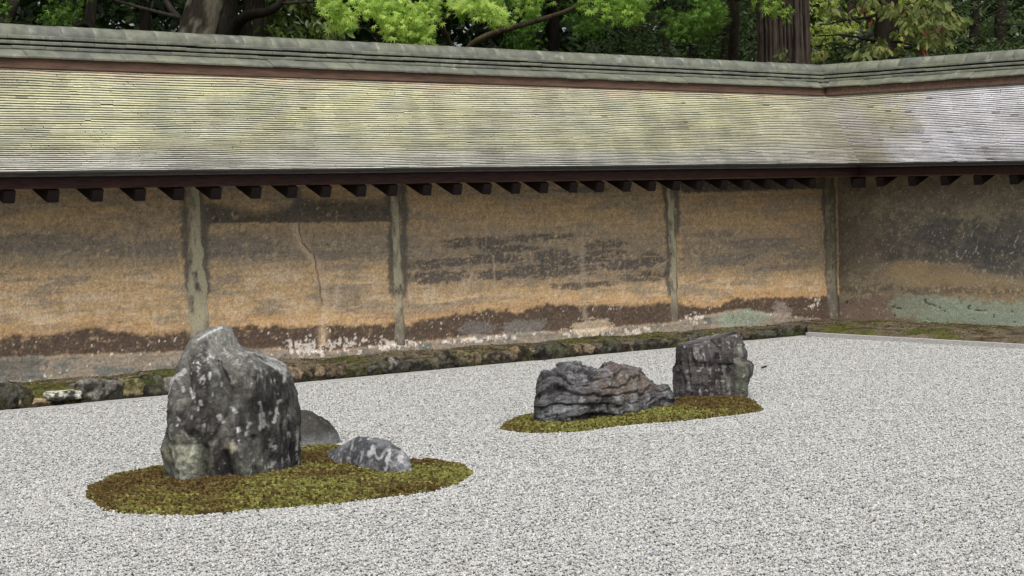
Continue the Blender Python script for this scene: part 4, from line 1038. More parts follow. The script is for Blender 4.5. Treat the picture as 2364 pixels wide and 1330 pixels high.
def paintD(Q, d, ex):
    fr, fr2 = ex; x, z = Q[..., 0], Q[..., 2]; n1 = fbm(Q * 5 + 7, 4); n2 = fbm(P3(x * 10, Q[..., 1] * 10, z * 30), 4); n3 = fbm(Q * 34, 3)
    c = np.zeros(Q.shape) + np.array([0.098, 0.095, 0.098]); c = mixc(c, (0.036, 0.035, 0.038), .85 * sm(.45, .6, n2))
    c = mixc(c, (0.095, 0.080, 0.075), .7 * sm(.46, .6, n1) * sm(-.2, .15, x))
    q = zD([(1130, 500)])[0]; c = mixc(c, (0.17, 0.125, 0.088), .75 * sm(1.5, .3, np.hypot((x - q[0]) / .24, (z - q[1]) / .1) + (n1 - .5) * 1.5 + (n2 - .5)))
    q = zD([(1000, 345)])[0]; c = mixc(c, (0.16, 0.11, 0.095), .5 * sm(1.3, .5, np.hypot((x - q[0]) / .08, (z - q[1]) / .05) + (n2 - .5)))
    c = mixc(c, (0.27, 0.27, 0.268), .65 * sm(.56, .66, n3 * .5 + n2 * .5))
    c = mixc(c, (0.21, 0.215, 0.22), .55 * sm(.53, .66, fbm(Q * 11 + 60, 4)))
    c = mixc(c, (0.018, 0.016, 0.016), .8 * np.maximum(fr < .16, .6 * (fr2 < .14)))
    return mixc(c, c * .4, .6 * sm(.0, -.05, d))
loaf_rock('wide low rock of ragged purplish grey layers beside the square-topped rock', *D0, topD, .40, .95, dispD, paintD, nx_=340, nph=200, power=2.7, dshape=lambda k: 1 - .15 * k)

# --- square-topped standing rock
E0 = (1648, 919); GE, sE = rock_frame(*E0)
def zE(pts): return [((1140 + x / 3.694 - E0[0]) / sE, (E0[1] - (750 + y / 3.694)) / sE) for x, y in pts]
leftE = [(1140 + x / 3.694, 750 + y / 3.694) for x, y in [(1560, 66), (1557, 100), (1552, 260), (1530, 300), (1528, 380), (1524, 450), (1516, 540), (1520, 600), (1550, 660), (1556, 900)]]
rightE = [(1140 + x / 3.694, 750 + y / 3.694) for x, y in [(2112, 66), (2125, 90), (2145, 160), (2186, 215), (2190, 285), (2220, 335), (2214, 410), (2190, 480), (2182, 560), (2160, 650), (2150, 900)]]
def topE(X, Y, Z, zt):
    xl, xr = zE([(1560, 0)])[0][0], zE([(2110, 0)])[0][0]
    k = np.clip((X - xl) / (xr - xl), 0, 1)
    H = np.interp(k, [0, .05, .25, .5, .72, .97, 1], np.array([z for _, z in zE([(0, 172), (0, 158), (0, 142), (0, 112), (0, 88), (0, 72), (0, 80)])]))
    H = H + .03 * (fbm(P3(X * 14, Y * 14, 4), 3) - .5)
    return np.where(Z > 0, Z * H / zt, Z)
def dispE(Q, n):
    x, y, z = Q[..., 0], Q[..., 1], Q[..., 2]
    f = (n[..., 1] < .2)
    cell = vnoise(P3(np.floor(x / .09 + y / .2 + fbm(Q * 4, 2) * .9) * 1.37, 3., 2.)) - .5
    d = (fbm(Q * 4 + 71, 4) - .5) * .07 + cell * .030 + (ridged(P3(x * 16 + z * 3, y * 14, z * 3.0), 4) - .6) * .045 + (fbm(Q * 26, 3) - .5) * .018
    def step(px, w): a = zE([(px, 0)])[0][0]; return sm(a - w, a + w, x)
    d = d + f * (.045 * step(2030, .012) * (1 - sm(0, .02, z - zE([(0, 318)])[0][1])) - .03 * step(2150, .01))
    d = d - f * .02 * step(1900, .02) * (1 - step(2030, .012)) * sm(.02, 0, z - zE([(0, 325)])[0][1])
    bx = zE([(1770, 230)])[0]; d = d + f * .035 * sm(1.2, .7, np.hypot((x - bx[0]) / .10, (z - bx[1]) / .09) + (fbm(Q * 9, 3) - .5))
    return d, None
def paintE(Q, d, e):
    x, z = Q[..., 0], Q[..., 2]; n1 = fbm(P3(x * 9, Q[..., 1] * 9, z * 3.5), 4); n3 = fbm(Q * 36, 3); n2 = fbm(P3(x * 30, Q[..., 1] * 30, z * 8), 3)
    c = np.zeros(Q.shape) + np.array([0.080, 0.069, 0.069]); c = mixc(c, (0.032, 0.027, 0.027), .8 * sm(.44, .6, n1))
    def bx(x0, x1, y0, y1):
        a = zE([(x0, y0)])[0]; b_ = zE([(x1, y1)])[0]; return sm(a[0] - .01, a[0] + .01, x) * sm(b_[0] + .01, b_[0] - .01, x) * sm(b_[1] - .02, b_[1] + .02, z) * sm(a[1] + .02, a[1] - .02, z)
    c = mixc(c, (0.115, 0.125, 0.09), .8 * bx(2030, 2150, 330, 600)); c = mixc(c, (0.14, 0.145, 0.11), .75 * bx(2030, 2100, 130, 318)); c = mixc(c, (0.14, 0.14, 0.115), .6 * bx(1900, 2030, 420, 600) * (n2 > .4))
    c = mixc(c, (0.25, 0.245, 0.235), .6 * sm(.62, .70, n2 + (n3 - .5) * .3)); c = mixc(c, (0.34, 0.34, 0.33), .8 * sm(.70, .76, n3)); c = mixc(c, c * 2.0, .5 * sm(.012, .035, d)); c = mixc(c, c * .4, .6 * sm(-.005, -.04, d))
    c = mixc(c, (0.30, 0.29, 0.28), .6 * sm(-.02, .015, z - zE([(0, 170)])[0][1] - (x - zE([(1560, 0)])[0][0]) * .20) * sm(.4, .55, n3))
    return c
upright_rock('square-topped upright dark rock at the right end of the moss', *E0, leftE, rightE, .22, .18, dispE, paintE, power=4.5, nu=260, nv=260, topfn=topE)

# a dead leaf on the gravel
p = on_z(1764, 851, .02)
t = np.linspace(0, 1, 9); wv = .022 * np.sin(np.pi * t) ** .8; V = []
for a, w in zip(t, wv): V += [[(a - .5) * .075, -w, .012 * abs(a - .5) + .01], [(a - .5) * .075, 0, .0 + .01 * a], [(a - .5) * .075, w, .010 + .016 * a]]
o = obj('fallen_leaf', np.array(V) + p, grid_faces(3, 9), M_SOIL, None, np.full((27, 3), (.05, .03, .018)), loc=p); tag(o, 'small dark curled leaf lying on the gravel right of the square-topped rock', 'leaf')

# ------------------------------------------------------------------ trees behind the walls
def tube(path, rad, sides=14, bark=0.0, seed=0, seg=None):
    path = np.array(path, float); rad = np.array(rad, float)
    s = np.concatenate([[0], np.cumsum(np.linalg.norm(np.diff(path, axis=0), axis=1))]); n = seg or max(6, int(s[-1] / .12))
    u = np.linspace(0, s[-1], n); C = np.stack([np.interp(u, s, path[:, k]) for k in range(3)], -1)
    if len(path) > 2:
        for _ in range(max(1, n // 12)): C[1:-1] = (C[:-2] + 2 * C[1:-1] + C[2:]) / 4
    R = np.interp(u, s, rad); T = np.gradient(C, axis=0); T /= np.linalg.norm(T, axis=1, keepdims=True)
    a = np.cross(T, [0.3, 1, 0.1]); a /= np.linalg.norm(a, axis=1, keepdims=True); b_ = np.cross(T, a)
    th = np.linspace(0, 2 * np.pi, sides, endpoint=False)
    rr = R[:, None] * np.ones(sides)
    if bark:
        nz_ = fbm(P3(np.cos(th)[None] * 2 + seed, np.sin(th)[None] * 2, u[:, None] * 1.2), 3) - .5; rr = rr * (1 + bark * nz_)
    V = C[:, None] + rr[..., None] * (a[:, None] * np.cos(th)[None, :, None] + b_[:, None] * np.sin(th)[None, :, None])
    return V.reshape(-1, 3), grid_faces(sides, n, True)
def join(parts):
    V, Fc, o = [], [], 0
    for v, f in parts: V.append(v); Fc.append(f + o); o += len(v)
    return np.concatenate(V), np.concatenate(Fc)
def bark_col(V, base, alt, s=6., zs_=1.5):
    n = fbm(V * np.array([s, s, zs_]), 4); n2 = fbm(V * np.array([s * 4, s * 4, zs_ * 3]), 3)
    c = np.zeros(V.shape) + np.array(base); c = mixc(c, alt, sm(.45, .6, n)); return c * (.6 + .8 * n2)[:, None]

# leaf outlines in their own plane (x along the leaf, y across); a fan round vertex 0
def leaf_shape(kind):
    if kind == 'maple':        # seven pointed lobes
        lob = [(-125, .45), (-78, .72), (-36, .92), (0, 1.0), (36, .92), (78, .72), (125, .45)]
        pts = [(0, 0)]; prev = None
        for i, (a, r_) in enumerate(lob):
            if i: m_ = (lob[i - 1][0] + a) / 2; pts.append((.30 * math.cos(R_(m_)), .30 * math.sin(R_(m_))))
            pts.append((r_ * math.cos(R_(a)), r_ * math.sin(R_(a))))
        return np.array(pts), np.array([[0, i, i + 1] for i in range(1, len(pts) - 1)])
    if kind == 'maple5':
        lob = [(-110, .6), (-50, .9), (0, 1.0), (50, .9), (110, .6)]; pts = [(0, 0)]
        for i, (a, r_) in enumerate(lob):
            if i: m_ = (lob[i - 1][0] + a) / 2; pts.append((.27 * math.cos(R_(m_)), .27 * math.sin(R_(m_))))
            pts.append((r_ * math.cos(R_(a)), r_ * math.sin(R_(a))))
        return np.array(pts), np.array([[0, i, i + 1] for i in range(1, len(pts) - 1)])
    if kind == 'oval':
        pts = np.array([(0, 0), (.3, -.17), (.65, -.19), (1, 0), (.65, .19), (.3, .17)]); return pts, np.array([[0, 1, 2], [0, 2, 3], [0, 3, 4], [0, 4, 5]])
    pts = np.array([(0, 0), (.5, -.12), (1, 0), (.5, .12)]); return pts, np.array([[0, 1, 2], [0, 2, 3]])
def leaves(P, kind, size, droop, cols, sizevar=.3, updir=.5, rng=RNG, rnd=.45):
    """P: leaf bases; droop: how far tips point down (0..1); updir: how far the blades face up"""
    n = len(P); sh, fc = leaf_shape(kind); k = len(sh)
    az = rng.random(n) * 6.283
    t = np.stack([np.cos(az), np.sin(az), -droop + rng.normal(0, .35, n)], -1); t /= np.linalg.norm(t, axis=1, keepdims=True)
    up = np.array([0, 0, 1.]) * updir + rng.normal(0, rnd, (n, 3)) - FWD * (1 - updir) * .7
    b_ = np.cross(up, t); b_ /= np.linalg.norm(b_, axis=1, keepdims=True) + 1e-9; nn = np.cross(t, b_)
    s = size * (1 + sizevar * rng.uniform(-1, 1, n))
    bend = -(sh[:, 0] ** 2 + sh[:, 1] ** 2) * .18
    V = P[:, None] + s[:, None, None] * (sh[None, :, :1] * t[:, None] + sh[None, :, 1:] * b_[:, None] + bend[None, :, None] * nn[:, None])
    Fc = (np.arange(n)[:, None, None] * k + fc[None]).reshape(-1, 3)
    return V.reshape(-1, 3), Fc, np.repeat(cols, k, 0)
def sprays(centers, radii, per, flat=.45, rng=RNG):
    """leaf positions in flattened layered sprays around the centres"""
    c = np.repeat(centers, per, 0); r_ = np.repeat(radii, per)
    d = rng.normal(0, 1, (len(c), 3)); d /= np.linalg.norm(d, axis=1, keepdims=True); q = rng.random(len(c)) ** .45
    return c + d * (q * r_)[:, None] * np.array([1, 1, flat])
def leaf_cols(n, a, b_, rng=RNG, spread=.25):
    t = rng.random(n)[:, None]; return (np.array(a) * (1 - t) + np.array(b_) * t) * (1 + spread * rng.uniform(-1, 1, (n, 1)))
def make_tree(name, label, cat, base, trunk_parts, barkcols, leaf_sets, group=None, mat=M_LEAF, trunk_name='trunk'):
    r_ = empty(name, base, label, cat, group or {'maple_tree': 'maples behind the wall', 'evergreen_tree': 'dark evergreen trees behind the wall', 'glossy_shrub': 'glossy shrubs behind the wall'}.get(name))
    if trunk_parts:
        V, Fc = join(trunk_parts); obj(trunk_name, V, Fc, M_BARK, r_, bark_col(V, *barkcols), smooth=True)
    if leaf_sets:
        Vs, Fs, Cs, o = [], [], [], 0
        for V, Fc, C in leaf_sets: Vs.append(V); Fs.append(Fc + o); Cs.append(C); o += len(V)
        obj('crown', np.concatenate(Vs), np.concatenate(Fs), mat, r_, np.concatenate(Cs))
    return r_
def gpos(px, depth): p = at_depth(px, 100, depth); return np.array([p[0], p[1], -.06])
def D(px, py, depth): return at_depth(px, py, depth)
def box_pts(px0, px1, py0, py1, d0, d1, n, rng=RNG):
    px = rng.uniform(px0, px1, n); py = rng.uniform(py0, py1, n); dd = rng.uniform(d0, d1, n)
    return np.array([D(a, b_, c_) for a, b_, c_ in zip(px, py, dd)])

# bright maple whose sprays hang over the long roof
mb = gpos(1040, 27.5)
tr = [tube([mb, D(1062, 160, 27.3), D(1080, 105, 27), D(1150, 72, 26.5), D(1235, 50, 26), D(1330, 20, 25.5), D(1420, -60, 25)], [.10, .07, .055, .045, .038, .03, .015], 12, .3),
      tube([D(1062, 160, 27.3), D(1020, 60, 26), D(960, -60, 25), D(900, -200, 24)], [.05, .035, .025, .015], 10, .3),
      tube([D(1180, 66, 26.4), D(1215, 20, 26), D(1260, -60, 25.6)], [.045, .035, .02], 8, .3),
      tube([D(960, -60, 25), D(940, 20, 24.2), D(955, 80, 23.8)], [.02, .012, .005], 6), tube([D(1330, 20, 25.5), D(1430, 40, 25), D(1480, 70, 24.8)], [.02, .012, .005], 6)]
S = []
def hang(pxs, bottom, top, d0, d1, n, r_):
    out = []
    m_ = max(6, n // 9)
    for _ in range(m_):
        px = random.uniform(*pxs); lo = bottom(px); tip = lo - abs(random.gauss(0, 1)) * (lo - top) * .35; dp = random.uniform(d0, d1); sl = random.uniform(-.7, .7)
        for j in range(9): k_ = j * random.uniform(5, 10); out.append(D(px + sl * k_ + random.gauss(0, 7), max(tip - k_, top - 60), dp + random.gauss(0, .12)))
    return np.array(out)
bot1 = lambda x: np.interp(x, [690, 760, 800, 860, 900, 945, 985, 1010, 1040, 1120, 1160, 1190], [0, 60, 30, 48, 62, 92, 84, 20, 15, 48, 42, -10])
c1 = hang((700, 1185), bot1, -150, 22.6, 24.2, 210, 0)
big = []
for px, py in [(770, 20), (800, 40), (830, 15), (790, 60), (870, 25), (900, 45), (925, 60), (945, 75), (960, 92), (975, 70), (985, 45), (955, 30), (920, 15), (880, 5), (990, 15), (1050, 5), (1120, 30), (1145, 45), (1100, 12), (905, 70), (975, 92), (760, 5)]:
    for _ in range(7): big.append(D(px + random.gauss(0, 9), py + random.gauss(0, 6), random.uniform(22.4, 23)))
c1 = np.concatenate([c1[:100], np.array(big)])
P_L = sprays(c1, np.full(len(c1), .17), 8, .7)
S.append(leaves(P_L, 'maple', .076, 1.0, leaf_cols(len(P_L), (.24, .42, .05), (.52, .68, .14)), updir=.45, rnd=.25))
bot2 = lambda x: np.interp(x, [1150, 1200, 1280, 1340, 1400, 1450, 1490, 1560], [20, 40, 42, 60, 48, 72, 84, 20])
c2 = hang((1160, 1520), bot2, -150, 24.0, 25.6, 120, 0)
P_L = sprays(c2, np.full(len(c2), .21), 8, .5)
S.append(leaves(P_L, 'maple', .078, .9, leaf_cols(len(P_L), (.15, .30, .035), (.36, .54, .08)), updir=.45, rnd=.28))
c3 = hang((1130, 1400), lambda x: np.interp(x, [1130, 1200, 1300, 1380, 1420], [60, 120, 118, 108, 90]), 40, 26.5, 28, 60, 0)
P_L = sprays(c3, np.full(len(c3), .25), 22, .3)
S.append(leaves(P_L, 'maple5', .066, .6, leaf_cols(len(P_L), (.07, .16, .02), (.12, .24, .03)), updir=.5))
c4 = box_pts(600, 1700, -900, -120, 23.5, 29, 170); P_L = sprays(c4, np.full(len(c4), .6), 26, .35)
S.append(leaves(P_L, 'maple5', .09, .5, leaf_cols(len(P_L), (.2, .34, .04), (.34, .5, .07)), updir=.6))
make_tree('maple_tree', 'bright lime green maple with star leaves hanging over the middle of the roof', 'tree', mb, tr, ((.07, .055, .035), (.10, .085, .05)), S)

# second maple in front of the cedar
mb = gpos(1690, 27.0)
tr = [tube([mb, D(1690, 150, 27), D(1700, 20, 26.5), D(1660, -200, 26), D(1700, -500, 25)], [.10, .08, .06, .045, .02], 10, .3), tube([D(1700, 0, 26.3), D(1760, -20, 24.6), D(1830, 10, 23.8)], [.03, .02, .006], 8)]
bot3 = lambda x: np.interp(x, [1530, 1600, 1640, 1720, 1760, 1800, 1860, 1880], [30, 70, 95, 20, 42, 36, 42, -20])
c1 = hang((1540, 1870), lambda x: bot3(x) * (.55 if x < 1700 else 1), -200, 23.2, 25.5, 75, 0); P_L = sprays(c1, np.full(len(c1), .20), 9, .4)
S = [leaves(P_L, 'maple', .076, .9, leaf_cols(len(P_L), (.16, .30, .035), (.40, .58, .09)), updir=.45, rnd=.28)]
c1 = hang((1560, 1660), lambda x: 95, 10, 25.5, 26.5, 22, 0); P_L = sprays(c1, np.full(len(c1), .2), 20, .3)
S.append(leaves(P_L, 'maple', .06, .7, leaf_cols(len(P_L), (.10, .21, .03), (.18, .32, .05)), updir=.25))
c4 = box_pts(1500, 2000, -800, -160, 24, 28, 70); P_L = sprays(c4, np.full(len(c4), .55), 22, .35); S.append(leaves(P_L, 'maple5', .09, .5, leaf_cols(len(P_L), (.15, .28, .04), (.28, .42, .06)), updir=.6))
make_tree('maple_tree', 'green maple spray hanging in front of the thick cedar trunk', 'tree', mb, tr, ((.05, .04, .03), (.07, .06, .04)), S)

# left maple, mid green
mb = gpos(95, 26)
tr = [tube([mb, D(-5, 60, 25.4), D(15, 45, 25.5), D(40, 0, 25.5), D(75, -140, 25.5), D(60, -500, 25.5)], [.16, .10, .085, .075, .06, .03], 12, .3)]
c1 = hang((-120, 260), lambda x: np.interp(x, [-100, 0, 120, 200, 260], [40, 50, 62, 55, 20]), -220, 23.8, 26.5, 125, 0); P_L = sprays(c1, np.full(len(c1), .32), 30, .25)
S = [leaves(P_L, 'maple5', .062, .45, leaf_cols(len(P_L), (.07, .17, .025), (.19, .34, .05)), updir=.5)]
c4 = box_pts(-500, 400, -900, -200, 23.5, 28, 90); P_L = sprays(c4, np.full(len(c4), .55), 24, .35); S.append(leaves(P_L, 'maple5', .09, .5, leaf_cols(len(P_L), (.09, .2, .03), (.18, .32, .05)), updir=.6))
make_tree('maple_tree', 'mid green maple with soft fine leaves at the far left above the roof', 'tree', mb, tr, ((.04, .035, .028), (.06, .05, .04)), S)

# slim dark tree left of the pale trunk
mb = gpos(185, 27)
tr = [tube([mb, D(203, 66, 27), D(210, 30, 27), D(217, -30, 27), D(225, -300, 27), D(215, -700, 27)], [.12, .09, .085, .08, .06, .03], 12, .3), tube([D(204, 62, 27), D(190, 52, 26.8), D(165, 66, 26.5)], [.05, .035, .02], 8)]
c1 = box_pts(150, 460, -350, -30, 26, 30, 30); P_L = sprays(c1, np.full(len(c1), .5), 40, .5)
make_tree('evergreen_tree', 'slim dark tree trunk standing left of the pale blotched trunk', 'tree', mb, tr, ((.03, .026, .02), (.05, .042, .032)), [leaves(P_L, 'oval', .10, .5, leaf_cols(len(P_L), (.02, .05, .012), (.06, .11, .02)))], mat=M_DLEAF)

# pale blotched trunk
mb = gpos(425, 25)
V, Fc = tube([mb, D(446, 110, 25), D(455, 76, 25), D(470, 30, 25), D(490, -40, 25), D(520, -300, 25), D(520, -800, 25)], [.30, .26, .245, .24, .235, .2, .12], 40, .25, 3, 120)
r_ = empty('evergreen_tree', mb, 'thick leaning tree trunk with pale blotched bark, upper left', 'tree', 'dark evergreen trees behind the wall')
n = fbm(V * np.array([3.2, 3.2, 2.]), 4); n2 = fbm(V * 22, 3); c = np.zeros(V.shape) + np.array([.14, .125, .09]); c = mixc(c, (.035, .03, .022), sm(.46, .54, n)); c = mixc(c, (.22, .20, .16), .6 * sm(.56, .64, n2)); obj('trunk', V, Fc, M_BARK, r_, c, smooth=True)
V, Fc = join([tube([D(430, 60, 25.1), D(395, 25, 25), D(370, -20, 25)], [.06, .045, .03], 8), tube([D(410, 40, 25), D(340, 22, 24.7), D(260, 0, 24.5), D(200, -30, 24.5)], [.03, .022, .018, .01], 8)]); obj('branch', V, Fc, M_BARK, r_, bark_col(V, (.04, .035, .028), (.06, .05, .04)), smooth=True)
c1 = box_pts(350, 760, -500, -60, 23.5, 27, 60); P_L = sprays(c1, np.full(len(c1), .5), 34, .5); L = leaves(P_L, 'oval', .12, .6, leaf_cols(len(P_L), (.03, .07, .015), (.08, .15, .025)))
obj('crown', L[0], L[1], M_DLEAF, r_, L[2])

# dark forked tree right behind it
mb = gpos(520, 26.5)
tr = [tube([mb, D(512, 90, 26.5), D(510, 60, 26.5), D(515, 0, 26.5), D(520, -300, 26.5)], [.24, .22, .21, .2, .15], 18, .3, 5), tube([D(528, 90, 26), D(548, 50, 25.8), D(572, 34, 25.6), D(620, 28, 25.2), D(652, 8, 25), D(670, -40, 25)], [.11, .085, .07, .06, .05, .03], 12, .2), tube([D(655, 8, 25), D(700, 4, 25), D(740, 6, 24.8)], [.025, .018, .01], 8), tube([D(565, 85, 27), D(568, 40, 27), D(580, -30, 27)], [.08, .075, .07], 10, .2), tube([D(592, 90, 27.5), D(600, 30, 27.5), D(596, -60, 27.5)], [.09, .085, .08], 10, .2)]
c1 = np.concatenate([box_pts(600, 780, -120, 95, 26.6, 28.5, 46), box_pts(560, 780, -300, -30, 24.5, 28, 30)]); P_L = sprays(c1, np.full(len(c1), .28), 22, .7)
make_tree('evergreen_tree', 'dark forked tree with drooping broad leaves beside the pale blotched trunk', 'tree', mb, tr, ((.028, .023, .018), (.045, .038, .03)), [leaves(P_L, 'oval', .13, .9, leaf_cols(len(P_L), (.045, .085, .015), (.14, .20, .035)), updir=.2)], mat=M_DLEAF)

# dark small leaved shrub between the maples
mb = gpos(1600, 28.5)
tr = [tube([mb, D(1600, 60, 28.5), D(1610, -100, 28.5)], [.1, .07, .03], 8), tube([mb, D(1530, 40, 28.5), D(1490, -100, 28.5)], [.07, .05, .02], 8), tube([mb, D(1680, 40, 28.5), D(1700, -100, 28.5)], [.07, .05, .02], 8)]
c1 = box_pts(1390, 1765, -200, 170, 27.2, 30, 190); P_L = sprays(c1, np.full(len(c1), .34), 55, .9)
make_tree('evergreen_shrub', 'dense dark bush of tiny narrow leaves between maple and cedar trunk', 'shrub', mb, tr, ((.03, .025, .02), (.05, .04, .03)), [leaves(P_L, 'narrow', .085, .2, leaf_cols(len(P_L), (.03, .06, .015), (.09, .13, .035)), updir=.3)], mat=M_DLEAF)

# cedar with its deeply furrowed trunk
DC = 25.5; mb = gpos(1810, DC)
nth, nzz = 200, 150; th = np.linspace(0, 2 * np.pi, nth, endpoint=False); zz = np.linspace(-.06, 11, nzz)
TH, ZZ = np.meshgrid(th, zz)
c0 = D(1811, 75, DC); R0 = 116 / 2 * DC / F_PX
rr = R0 * np.interp(ZZ, [0, 1.5, 3, 5, 11], [1.45, 1.15, 1.03, .95, .6])
wp = (fbm(P3(np.cos(TH) * 2, np.sin(TH) * 2, ZZ * .9), 3) - .5) * .8
st_ = ridged(P3(np.cos(TH + wp * .15) * 12, np.sin(TH + wp * .15) * 12, ZZ * .8), 4)
rr = rr * (1 + (st_ - .6) * .22 + wp * .04)
lean = -(ZZ - 3) * .02
V = np.stack([c0[0] + RIGHT[0] * lean + rr * np.cos(TH), c0[1] + RIGHT[1] * lean + rr * np.sin(TH), ZZ], -1).reshape(-1, 3)
cc = np.zeros((len(V), 3)) + np.array([.062, .047, .036]); s1 = st_.reshape(-1); cc = mixc(cc, (.014, .011, .010), sm(.62, .50, s1)); cc = mixc(cc, (.10, .084, .068), .7 * sm(.70, .82, s1)); cc *= (.75 + .5 * fbm(V * np.array([40, 40, 3]), 2))[:, None]
r_ = empty('cedar_tree', mb, 'thick straight cedar trunk with furrowed bark left of the roof corner', 'tree')
obj('trunk', V, grid_faces(nth, nzz, True), M_BARK, r_, cc, smooth=True)
c1 = np.array([c0 + np.array([math.cos(a) * q, math.sin(a) * q, h]) for a, q, h in zip(RNG.random(130) * 6.28, RNG.uniform(.4, 2.4, 130), RNG.uniform(3.2, 9, 130))]); P_L = sprays(c1, np.full(len(c1), .6), 30, .5); L = leaves(P_L, 'narrow', .22, .6, leaf_cols(len(P_L), (.02, .05, .012), (.05, .10, .02)))
obj('crown', L[0], L[1], M_DLEAF, r_, L[2])
# young shoot standing before the cedar
p = gpos(1800, 24.6); tr = [tube([p, D(1797, 150, 24.6), D(1800, 108, 24.6)], [.012, .009, .004], 6), tube([D(1798, 130, 24.6), D(1815, 120, 24.6)], [.005, .003], 5)]
P_L = np.array([D(1798 + random.uniform(-10, 20), random.uniform(106, 150), 24.55) for _ in range(26)])
make_tree('sapling', 'small leafy shoot in front of the cedar trunk just above the roof', 'sapling', p, tr, ((.06, .05, .03), (.08, .07, .04)), [leaves(P_L, 'oval', .10, .8, leaf_cols(26, (.10, .13, .035), (.2, .24, .07)), updir=.2)])

# lit yellow green maple beyond the corner
mb = gpos(1950, 34)
tr = [tube([mb, D(1950, 60, 34), D(1990, -60, 34)], [.12, .09, .05], 8)]
c1 = box_pts(1860, 2130, -120, 150, 32.5, 36, 70); P_L = sprays(c1, np.full(len(c1), .42), 26, .2)
make_tree('maple_tree', 'distant yellow green maple lit between the cedar and the thick dark trunk', 'tree', mb, tr, ((.03, .025, .02), (.05, .04, .03)), [leaves(P_L, 'maple5', .085, .3, leaf_cols(len(P_L), (.30, .40, .06), (.55, .62, .14)), updir=.5)])
mb = gpos(1893, 29); c1 = box_pts(1880, 1912, 118, 160, 28.8, 29.4, 9); P_L = sprays(c1, np.full(len(c1), .13), 40, .35)
make_tree('yellow_bush', 'small pale yellow bush peeping over the roof beside the cedar trunk', 'shrub', mb, [tube([mb, D(1893, 140, 29)], [.04, .02], 8)], ((.04, .03, .02), (.06, .05, .04)), [leaves(P_L, 'maple5', .045, .2, leaf_cols(len(P_L), (.45, .48, .12), (.62, .62, .22)), updir=.6)])

# broad leaved tree with thick dark trunk
mb = gpos(2045, 29)
tr = [tube([mb, D(2043, 120, 29), D(2046, 60, 29), D(2050, 0, 29), D(2055, -400, 29)], [.22, .17, .165, .16, .1], 16, .3, 9)]
def wig(a, b_, d, r0, k=6):
    xs_ = np.linspace(0, 1, k); return tube([D(a[0] + (b_[0] - a[0]) * t_ + random.uniform(-9, 9), a[1] + (b_[1] - a[1]) * t_ + random.uniform(-7, 7), d) for t_ in xs_], np.linspace(r0, r0 * .3, k), 7)
for a, b_ in [((2040, 30), (1900, 60)), ((2030, 90), (1890, 80)), ((1990, 60), (1940, 10)), ((2060, 80), (2110, 30)), ((2010, 85), (1960, 110)), ((2070, 20), (2160, -30)), ((2064, 90), (2150, 110)), ((2100, 40), (2190, 60)), ((2010, 25), (1930, -10)), ((2080, 110), (2180, 95))]: tr.append(wig(a, b_, 28.3 + random.uniform(-.4, .4), .028))
c1 = []
for px, py, n in [(2010, 105, 5), (2045, 100, 5), (1980, 120, 4), (2110, 80, 9), (2150, 60, 9), (2180, 85, 8), (2120, 40, 8), (2090, 15, 8), (2160, 20, 7), (2050, 20, 6), (1990, 10, 6), (1930, 20, 5), (2200, 40, 5), (2080, 65, 5), (2150, 95, 4)]:
    for _ in range(n): c1.append(D(px + random.gauss(0, 18), py + random.gauss(0, 10), random.uniform(26.5, 28)))
c1 = np.array(c1); P_L = sprays(c1, np.full(len(c1), .12), 9, .5)
cl = leaf_cols(len(P_L), (.13, .19, .04), (.34, .36, .12)); cl[RNG.random(len(cl)) < .05] = (.16, .07, .04)
S = [leaves(P_L, 'oval', .135, .9, cl, updir=.3)]
for px, py in [(1992, 22), (2012, 45), (2130, 68), (2130, 112)]:
    P_L = sprays(np.array([D(px, py, 26.6)]), np.array([.05]), 5, .6); S.append(leaves(P_L, 'oval', .13, .9, leaf_cols(5, (.15, .055, .03), (.2, .09, .05)), updir=.2))
c4 = box_pts(1950, 2300, -700, -60, 26, 30, 60); P_L = sprays(c4, np.full(len(c4), .5), 28, .5); S.append(leaves(P_L, 'oval', .15, .7, leaf_cols(len(P_L), (.08, .13, .03), (.2, .25, .07)), updir=.5))
make_tree('broadleaf_tree', 'tree with thick dark trunk, drooping olive leaves and a few red ones', 'tree', mb, tr, ((.022, .018, .015), (.04, .033, .027)), S)

# fine needled tree at the far right
mb = gpos(2250, 29.5)
tr = [tube([mb, D(2248, 100, 29.5), D(2250, 40, 29.5), D(2252, -20, 29.5), D(2255, -500, 29.5)], [.10, .075, .07, .065, .03], 10, .2)]
for a, b_ in [((2250, 100), (2330, 40)), ((2250, 60), (2180, 20)), ((2250, 95), (2170, 110)), ((2250, 40), (2350, 10)), ((2255, 105), (2380, 85)), ((2250, 20), (2320, -20)), ((2300, 60), (2364, 55))]: tr.append(wig(a, b_, 29.1, .02))
c1 = box_pts(2160, 2480, -160, 130, 28.5, 31, 120); P_L = sprays(c1, np.full(len(c1), .36), 34, .25)
make_tree('conifer_tree', 'thin trunked conifer with fine dark sprays at the far right above the roof', 'tree', mb, tr, ((.022, .018, .015), (.04, .033, .027)), [leaves(P_L, 'narrow', .10, .3, leaf_cols(len(P_L), (.035, .065, .018), (.09, .14, .035)), updir=.5)], mat=M_DLEAF)

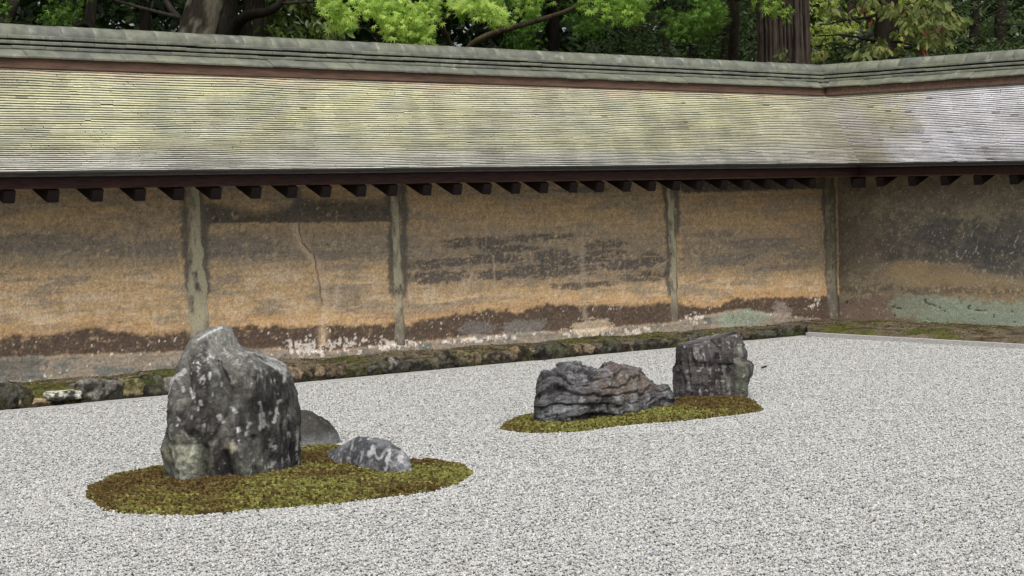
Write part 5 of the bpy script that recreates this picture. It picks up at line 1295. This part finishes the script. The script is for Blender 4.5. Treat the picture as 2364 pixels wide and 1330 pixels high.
# glossy shrub peeping above the roof beside the bush, and one more dark one far right
for (a, b_, lab) in ((1915, 2010, 'dark glossy leaved shrub just right of the yellow bush'), (2290, 2420, 'low dark shrub above the roof at the right edge')):
    mb = gpos((a + b_) / 2, 29); c1 = box_pts(a, b_, 95, 190, 28.6, 30, 26); P_L = sprays(c1, np.full(len(c1), .22), 40, .8)
    make_tree('glossy_shrub', lab, 'shrub', mb, [tube([mb, D((a + b_) / 2, 150, 29)], [.05, .03], 8)], ((.03, .025, .02), (.05, .04, .03)), [leaves(P_L, 'oval', .10, .4, leaf_cols(len(P_L), (.03, .055, .015), (.09, .12, .035)), updir=.4)], mat=M_DLEAF)

# trunks further back
for k, (px, dp, rr_, lab) in enumerate([(330, 33, .10, 'thin dark trunk deep in the wood, behind the gap left of the pale trunk'), (700, 34, .14, 'dark trunk deep in the wood left of the bright maple'), (880, 35, .11, 'dark trunk deep in the wood behind the hanging bright maple leaves'), (1290, 36, .12, 'dark trunk deep in the wood behind the maple branch'), (2310, 36, .12, 'dark trunk deep in the wood at the far right')]):
    mb = gpos(px, dp); c1 = box_pts(px - 130, px + 130, -700, -100, dp - 1.5, dp + 1.5, 26); P_L = sprays(c1, np.full(len(c1), .8), 30, .5)
    make_tree('evergreen_tree', lab, 'tree', mb, [tube([mb, D(px + random.uniform(-15, 15), 40, dp), D(px + random.uniform(-30, 30), -600, dp)], [rr_ * 1.3, rr_, rr_ * .6], 10, .3, k)], ((.022, .018, .015), (.04, .033, .027)), [leaves(P_L, 'oval', .2, .5, leaf_cols(len(P_L), (.015, .035, .01), (.04, .08, .018)))], mat=M_DLEAF)

# the wood behind, read as one mass: understorey and canopy
def wood(n, d0, d1, pxr, zr, size, cols, flat=.5):
    u = RNG.random(n); dd = RNG.uniform(d0, d1, n); px = RNG.uniform(*pxr, n)
    P = np.array([at_depth(a, 400, b_) for a, b_ in zip(px, dd)]); P[:, 2] = RNG.uniform(*zr, n)
    return leaves(P, 'oval', size, .4, leaf_cols(n, *cols, spread=.4), .5)
sets = [wood(26000, 36, 44, (-500, 2900), (1.2, 6.0), .28, ((.012, .028, .008), (.05, .09, .018))),
        wood(16000, 31, 37, (-400, 2800), (1.5, 4.2), .16, ((.015, .035, .01), (.07, .12, .025))),
        wood(16000, 44, 52, (-700, 3100), (1, 15), .8, ((.012, .025, .008), (.05, .09, .02))),
        wood(13000, 27, 48, (-700, 1700), (6.0, 12), .5, ((.015, .035, .01), (.04, .08, .018))),  # crowns above the view, added to shade the wood below
        wood(1500, 38, 44, (1850, 2364), (2.5, 4.6), .16, ((.25, .35, .05), (.45, .52, .12))), wood(900, 38, 44, (-50, 1200), (2.5, 4.6), .14, ((.18, .28, .04), (.35, .42, .09)))]
Vs, Fs, Cs, o_ = [], [], [], 0
for V, Fc, C in sets: Vs.append(V); Fs.append(Fc + o_); Cs.append(C); o_ += len(V)
o = obj('distant_wood', np.concatenate(Vs), np.concatenate(Fs), M_DLEAF, None, np.concatenate(Cs)); tag(o, 'dark leafy mass of the wood far behind the garden walls', 'wood', kind='stuff')
print('tris', sum(len(m.loops) - 2 * len(m.polygons) for m in bpy.data.meshes), 'objects', len(bpy.data.objects))
